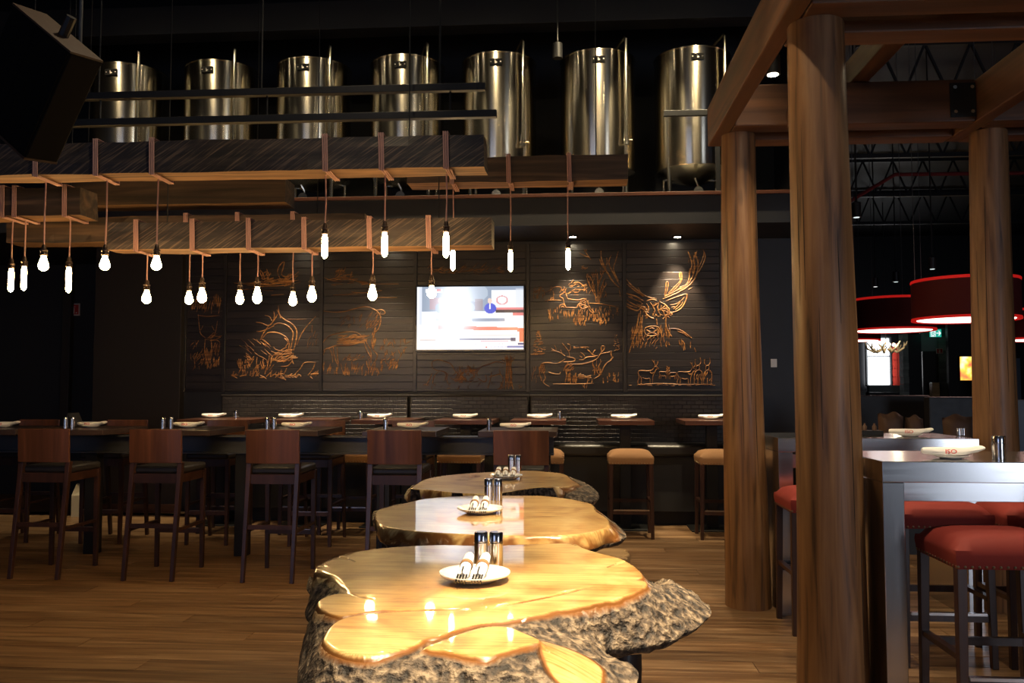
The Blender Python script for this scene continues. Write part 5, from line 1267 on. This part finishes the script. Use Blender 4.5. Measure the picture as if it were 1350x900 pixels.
def extinguisher_sign(pa, pb, ya, yb, Y, label):
    x0, x1, y0, y1, z0, z1 = fb(pa, pb, ya, yb, Y, .01); W, Hh = x1 - x0, z1 - z0
    t = thing('fire_sign', label, 'sign', ((x0 + x1) / 2, Y - .012, z0))
    MB().box(-W/2, W/2, 0, .010, 0, Hh).build('sign_border', M['sign_paper'], t)
    MB().box(-W*.4, W*.4, -.003, 0, Hh*.1, Hh*.9).build('red_field', M['sign_red'], t)
    g = MB().box(-W*.12, W*.10, -.005, -.003, Hh*.16, Hh*.62).box(-W*.06, W*.05, -.005, -.003, Hh*.62, Hh*.72).bar((-W*.2, -.004, Hh*.76), (W*.16, -.004, Hh*.72), (Hh*.05, .002)).box(W*.2, W*.3, -.005, -.003, Hh*.18, Hh*.28)
    g.build('extinguisher_mark', M['sign_paper'], t)
extinguisher_sign(89, 106, 400, 416, 10.3, 'small red fire extinguisher sign on the dark recess wall')
extinguisher_sign(1234, 1243, 459, 466, FY - 2.02, 'tiny red fire sign on the far stone column')
x0, x1, y0, y1, z0, z1 = fb(1016, 1024, 473, 484, WY, .01)
t = thing('switch_plate', 'small white switch plate on the black wall', 'switch', ((x0 + x1) / 2, WY - .012, z0))
MB().box(-(x1-x0)/2, (x1-x0)/2, 0, .011, 0, z1 - z0).build('plate_face', M['white'], t, False, .002)
MB().box(-.012, .012, -.004, 0, (z1-z0)*.3, (z1-z0)*.7).build('rocker', M['white'], t)
# backlit poster
m, nt, p_ = newmat('backlit_poster'); mp = coords(nt, (1, 1, 1), False)
gd = N(nt, 'ShaderNodeTexNoise'); gd.inputs['Scale'].default_value = 3.2; nt.links.new(mp.outputs[0], gd.inputs[0])
rp = ramp(nt, [(.3, (.75, .03, .05)), (.48, (1, .45, .05)), (.6, (1, .85, .35)), (.75, (.9, .85, .9))]); nt.links.new(gd.outputs[0], rp.inputs[0]); nt.links.new(rp.outputs[0], p_.inputs['Emission Color']); p_.inputs['Emission Strength'].default_value = .9; M['poster'] = m
x0, x1, y0, y1, z0, z1 = fb(1265, 1300, 469, 502, FY - 3, .06)
t = thing('backlit_poster', 'glowing red and yellow poster half hidden by the knotty post', 'poster', ((x0 + x1) / 2, y0, z0))
MB().box(-(x1-x0)/2, (x1-x0)/2, .01, .06, 0, z1 - z0).build('poster_frame', M['iron'], t); MB().box(-(x1-x0)/2 + .02, (x1-x0)/2 - .02, 0, .01, .02, z1 - z0 - .02).build('poster_face', M['poster'], t)
fobj('poster_wall', M['black_wall'], 'black partition wall carrying the glowing poster', 'partition', 1250, 1330, 380, 535, FY - 2.9, .15)
fobj('display_cabinet', M['blue_grey'], 'grey glass cabinet beyond the knotty post', 'cabinet', 1331, 1346, 472, 530, FY - 6, .3)
# antler chandelier
p = at(1168, 457, 22)
t = thing('antler_chandelier', 'bone antler chandelier in front of the far window', 'chandelier', p)
rnd = random.Random(4)
for k in range(9):
    a_ = 2 * PI * k / 9
    pth = [(math.cos(a_) * .1, math.sin(a_) * .1, -.06), (math.cos(a_) * .28, math.sin(a_) * .28, -.14), (math.cos(a_) * .44, math.sin(a_) * .44, -.04), (math.cos(a_ + .2) * .50, math.sin(a_ + .2) * .5, .13)]
    an = MB().tube(pth, [.03, .03, .024, .008], 7)
    an.tube([pth[1], (math.cos(a_ - .3) * .36, math.sin(a_ - .3) * .36, .05)], [.02, .006], 6).tube([pth[2], (math.cos(a_ - .2) * .5, math.sin(a_ - .2) * .5, .08)], [.018, .005], 6)
    an.build('antler', M['antler'], t, True)
MB().tube([(0, 0, -.08), (0, 0, 6.1 - p.z)], .012, 6).build('chain', M['iron'], t)
for k in range(4): MB().lathe([(.02, .0), (.05, .03), (.05, .07), (.02, .1)], 10, (math.cos(k * PI / 2) * .2, math.sin(k * PI / 2) * .2, 0)).build('candle_bulb', M['sign_white'], t, True)
pl_ = bpy.data.lights.new('chandelier_fill_light', 'POINT'); pl_.energy = 7; pl_.color = (1, .85, .6); pl_.shadow_soft_size = .1  # added fill light in front of the chandelier to brighten the antlers
plo = bpy.data.objects.new('chandelier_fill_light', pl_); COL.objects.link(plo); plo.parent = t; plo.location = (0, -.6, .1)
# dark booth wall, blue-grey panel, pillows
fobj('booth_wall', M['black'], 'black booth partition behind the far steel table', 'partition', 1118, 1228, 521, 640, 8.6, .12)
fobj('booth_wall', M['black_wall'], 'black booth partition with a blue sheen behind the knotty post', 'partition', 1226, 1330, 523, 640, 8.0, .12)
fobj('booth_wall', M['blue_grey'], 'blue-grey booth partition at the right of the knotty post', 'partition', 1333, 1500, 527, 700, 7.6, .12)
for k, (pa, pb, ya, yb) in enumerate(((1157, 1191, 551, 572), (1193, 1217, 555, 572), (1242, 1282, 554, 572))):
    Y = 7.3; x0, x1 = X(pa, Y, 560), X(pb, Y, 560); z1 = at(pa, ya, Y).z; hh = .34
    t = thing('pillow', 'slumped brown leather pillow on the booth seat', 'pillow', ((x0 + x1) / 2, Y, z1 - hh + .045), 0, 'brown pillows on the booth seat')
    mb = MB(); vs = []; n_ = 10
    for j in range(n_ + 1):
        for i in range(n_ + 1):
            u, v = -1 + 2 * i / n_, -1 + 2 * j / n_; th = .075 * ((1 - u ** 4) * (1 - v ** 4)) ** .6
            vs.append((u * (x1 - x0) / 2 * (1 - .06 * (1 - v * v)), th, (v * .5 + .5) * hh - .02 * abs(u) ** 3 + .012 * math.sin(u * 5 + k)))
    k2 = len(vs); vs += [(a0, -b0, c0) for a0, b0, c0 in vs]
    fs = []
    for j in range(n_):
        for i in range(n_):
            a0 = j * (n_ + 1) + i; fs.append((a0, a0 + 1, a0 + n_ + 2, a0 + n_ + 1)); fs.append((k2 + a0, k2 + a0 + n_ + 1, k2 + a0 + n_ + 2, k2 + a0 + 1))
    mb._add(vs, fs); mb.build('pillow_case', M['pillow'], t, True)
t = thing('booth_bench', 'long black booth seat under the brown pillows', 'booth', ((X(1110, 7.3) + X(1330, 7.3)) / 2, 7.3, 0))
hwb = (X(1330, 7.3) - X(1110, 7.3)) / 2
zs_ = at(1170, 551, 7.3).z - .34
MB().box(-hwb, hwb, -.25, .40, zs_ - .12, zs_).build('seat_cushion', M['leather_blk'], t, True, .02); MB().box(-hwb, hwb, -.2, .4, 0, zs_ - .12).build('base', M['black'], t)
# red drum lamps
M['drum'] = plain('dark_red_fabric', (0.10, 0.004, 0.004), .8)
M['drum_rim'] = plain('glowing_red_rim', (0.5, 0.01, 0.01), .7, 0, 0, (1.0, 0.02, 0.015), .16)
M['diffuser'] = emis('lamp_diffuser', (1.0, 0.62, 0.55), 2.4)
def drum(pc, wpx, ybot, ytop, Y, label):
    r = wpx * Y / F / 2; p = at(pc, ybot, Y); zt = at(pc, ytop, Y).z - p.z
    t = thing('drum_lamp', label, 'lamp', (p.x, Y, p.z), 0, 'red drum lamps')
    o = MB(); n_ = 48
    o.lathe([(r * .97, .03), (r, .03), (r, zt - .03), (r * .97, zt - .03)], n_); o.f = o.f[:-2]; o.build('shade', M['drum'], t, True)
    g = MB().lathe([(r * 1.005, .005), (r * 1.012, .012), (r * 1.005, .032)], n_); g.f = g.f[:-2]
    g2 = MB().lathe([(r * 1.005, zt - .03), (r * 1.012, zt - .012), (r * 1.005, zt)], n_); g2.f = g2.f[:-2]
    g.build('lower_rim', M['drum_rim'], t, True); g2.build('upper_rim', M['drum_rim'], t, True)
    MB().lathe([(.01, .012), (r * .90, .012), (r * .90, .018), (.01, .018)], n_).build('diffuser', M['diffuser'], t)
    br = MB().lathe([(r * .93, .010), (r * 1.0, .008)], n_); br.f = br.f[:-2]; br.build('bottom_ring', M['drum_rim'], t)
    for k in range(3):
        a_ = 2 * PI * k / 3 + .4; MB().tube([(math.cos(a_) * r * .95, math.sin(a_) * r * .95, zt - .03), (math.cos(a_) * r * .95, math.sin(a_) * r * .95, 6.1 - p.z)], .004, 5).build('wire', M['blk_steel'], t)
drum(1273, 125, 423, 369, 8.9, 'largest red drum lamp, behind the knotty post')
drum(1178, 100, 437, 394, 11.2, 'red drum lamp hanging before the far window')
drum(1378, 96, 449, 408, 11.4, 'red drum lamp at the right of the knotty post')
drum(1128, 60, 450, 425, 15.5, 'small distant red drum lamp beside the thick log post')
# track heads seen past the drum lamps
for pc, yc, Y in ((1229, 347, 12), (1181, 365, 14), (1154, 372, 15.5), (1129, 277, 9.5)):
    p = at(pc, yc, Y); t = thing('track_spotlight', 'small black track spotlight in the dark far ceiling', 'spotlight', p, 0, 'track spotlights in the far room')
    MB().lathe([(.045, -.08), (.05, -.08), (.05, .08), (.012, .1), (.01, .11), (.01, 6.1 - p.z)], 12).build('can', M['iron'], t, True)
    MB().lathe([(.002, -.086), (.03, -.084), (.032, -.08)], 12).build('lamp_face', M['sign_white'], t)
# roof trusses
for Y in (11.5, 14.5, 17.5, 20.5):
    t = thing('roof_truss', 'open web steel roof truss in the dark far ceiling', 'truss', (10.8, Y, 5.25), 0, 'roof trusses of the far room')
    MB().box(-6.9, 6.9, -.04, .04, .72, .82).build('top_chord', M['iron'], t); MB().box(-6.9, 6.9, -.04, .04, 0, .07).build('bottom_chord', M['iron'], t)
    for k in range(23):
        x = -6.9 + k * .6; MB().bar((x, 0, .04), (x + .3, 0, .75), (.03, .03)).build('web_bar', M['iron'], t); MB().bar((x + .3, 0, .75), (x + .6, 0, .04), (.03, .03)).build('web_bar', M['iron'], t)
pts = [at(1112, 270, 13.5), at(1180, 230, 13.5), at(1350, 228, 13.5), at(1420, 228, 13.5)]
t = tag(MB().tube([tuple(q) for q in pts], .03, 8).build('sprinkler_pipe', M['drum'], None, True), 'thin sprinkler pipe with red light in its colour, under the far ceiling', 'pipe')  # the red light falling on the pipe is put into its colour

# ------------------------------------------------------------------ tilted speaker cabinet top left
p = at(74, 128, 3.3)
t = thing('hanging_speaker', 'large tilted black speaker cabinet hanging at the ceiling corner', 'speaker', p)
t.rotation_euler = (math.radians(8), math.radians(38), math.radians(-14))
MB().box(-.27, .12, -.12, .03, -.24, .24).build('cabinet', M['speaker'], t, False, .006)
MB().box(-.09, .115, -.128, -.12, -.23, .23).build('grille', M['speaker'], t, False, .003)
MB().box(-.27, .12, -.124, .03, -.248, -.238).build('bottom_edge', M['edge_wood'], t); MB().box(-.27, .12, -.124, .03, .238, .246).build('top_edge', M['edge_wood'], t)
MB().tube([(-.05, -.04, .24), (-.05, -.04, .33)], .02, 8).build('bracket', M['iron'], t)
t2 = thing('speaker_rod', 'thin steel rod holding the tilted speaker', 'rod', (p.x + .06, p.y + .06, p.z + .27)); MB().tube([(0, 0, -.03), (0, 0, 6.1 - p.z - .27)], .008, 8).build('rod', M['blk_steel'], t2)

# ------------------------------------------------------------------ assumed, unseen track spots over the room (above the picture)
def assumed_track_spot(loc, target, e, ang, color, label, soft=0.05):
    t = thing('track_spotlight', label, 'spotlight', loc)  # assumed fixture, out of view above the frame
    d = (Vector(target) - Vector(loc)).normalized()
    MB().tube([-d * .10, d * .06], .045, 16).build('can', M['iron'], t, True)
    MB().tube([d * .061, d * .063], .036, 16).build('lamp_face', M['lens'], t)
    MB().tube([(0, 0, .02), (0, 0, 6.1 - loc[2])], .008, 6).build('stem', M['iron'], t)
    spot('assumed_track_light', Vector(loc) + d * .09, target, e, ang, color, .55, soft, t)
WARM = (1.0, 0.80, 0.52)
assumed_track_spot((0.55, 1.35, 4.3), (0.20, 1.36, STZ), 960, 23, WARM, 'assumed track spotlight aimed at the bark-lobed slab table')
assumed_track_spot((0.75, 0.6, 3.7), (0.14, 2.40, STZ), 600, 20, WARM, 'assumed track spotlight aimed at the oval slab table')
assumed_track_spot((0.5, 2.3, 4.4), (-.1, 3.5, STZ), 110, 22, WARM, 'assumed track spotlight aimed at the cracked slab table')
assumed_track_spot((1.0, 6.4, 4.9), (0.8, 7.0, 0), 170, 50, WARM, 'assumed track spotlight aimed at the floor before the banquette')
assumed_track_spot((0.9, 4.4, 4.9), (0.5, 5.2, 0), 90, 50, WARM, 'assumed track spotlight aimed at the floor between the slabs and the posts')
assumed_track_spot((-1.0, 3.6, 4.9), (-2.6, 4.6, 0), 60, 70, WARM, 'assumed track spotlight aimed at the floor before the bar chairs')
assumed_track_spot((1.9, 2.6, 4.6), (2.0, 3.3, .8), 150, 40, WARM, 'assumed track spotlight aimed at the near steel table')
assumed_track_spot((-0.2, 2.6, 4.9), (1.1, 3.75, 1.4), 90, 40, WARM, 'assumed track spotlight aimed at the thick log post')
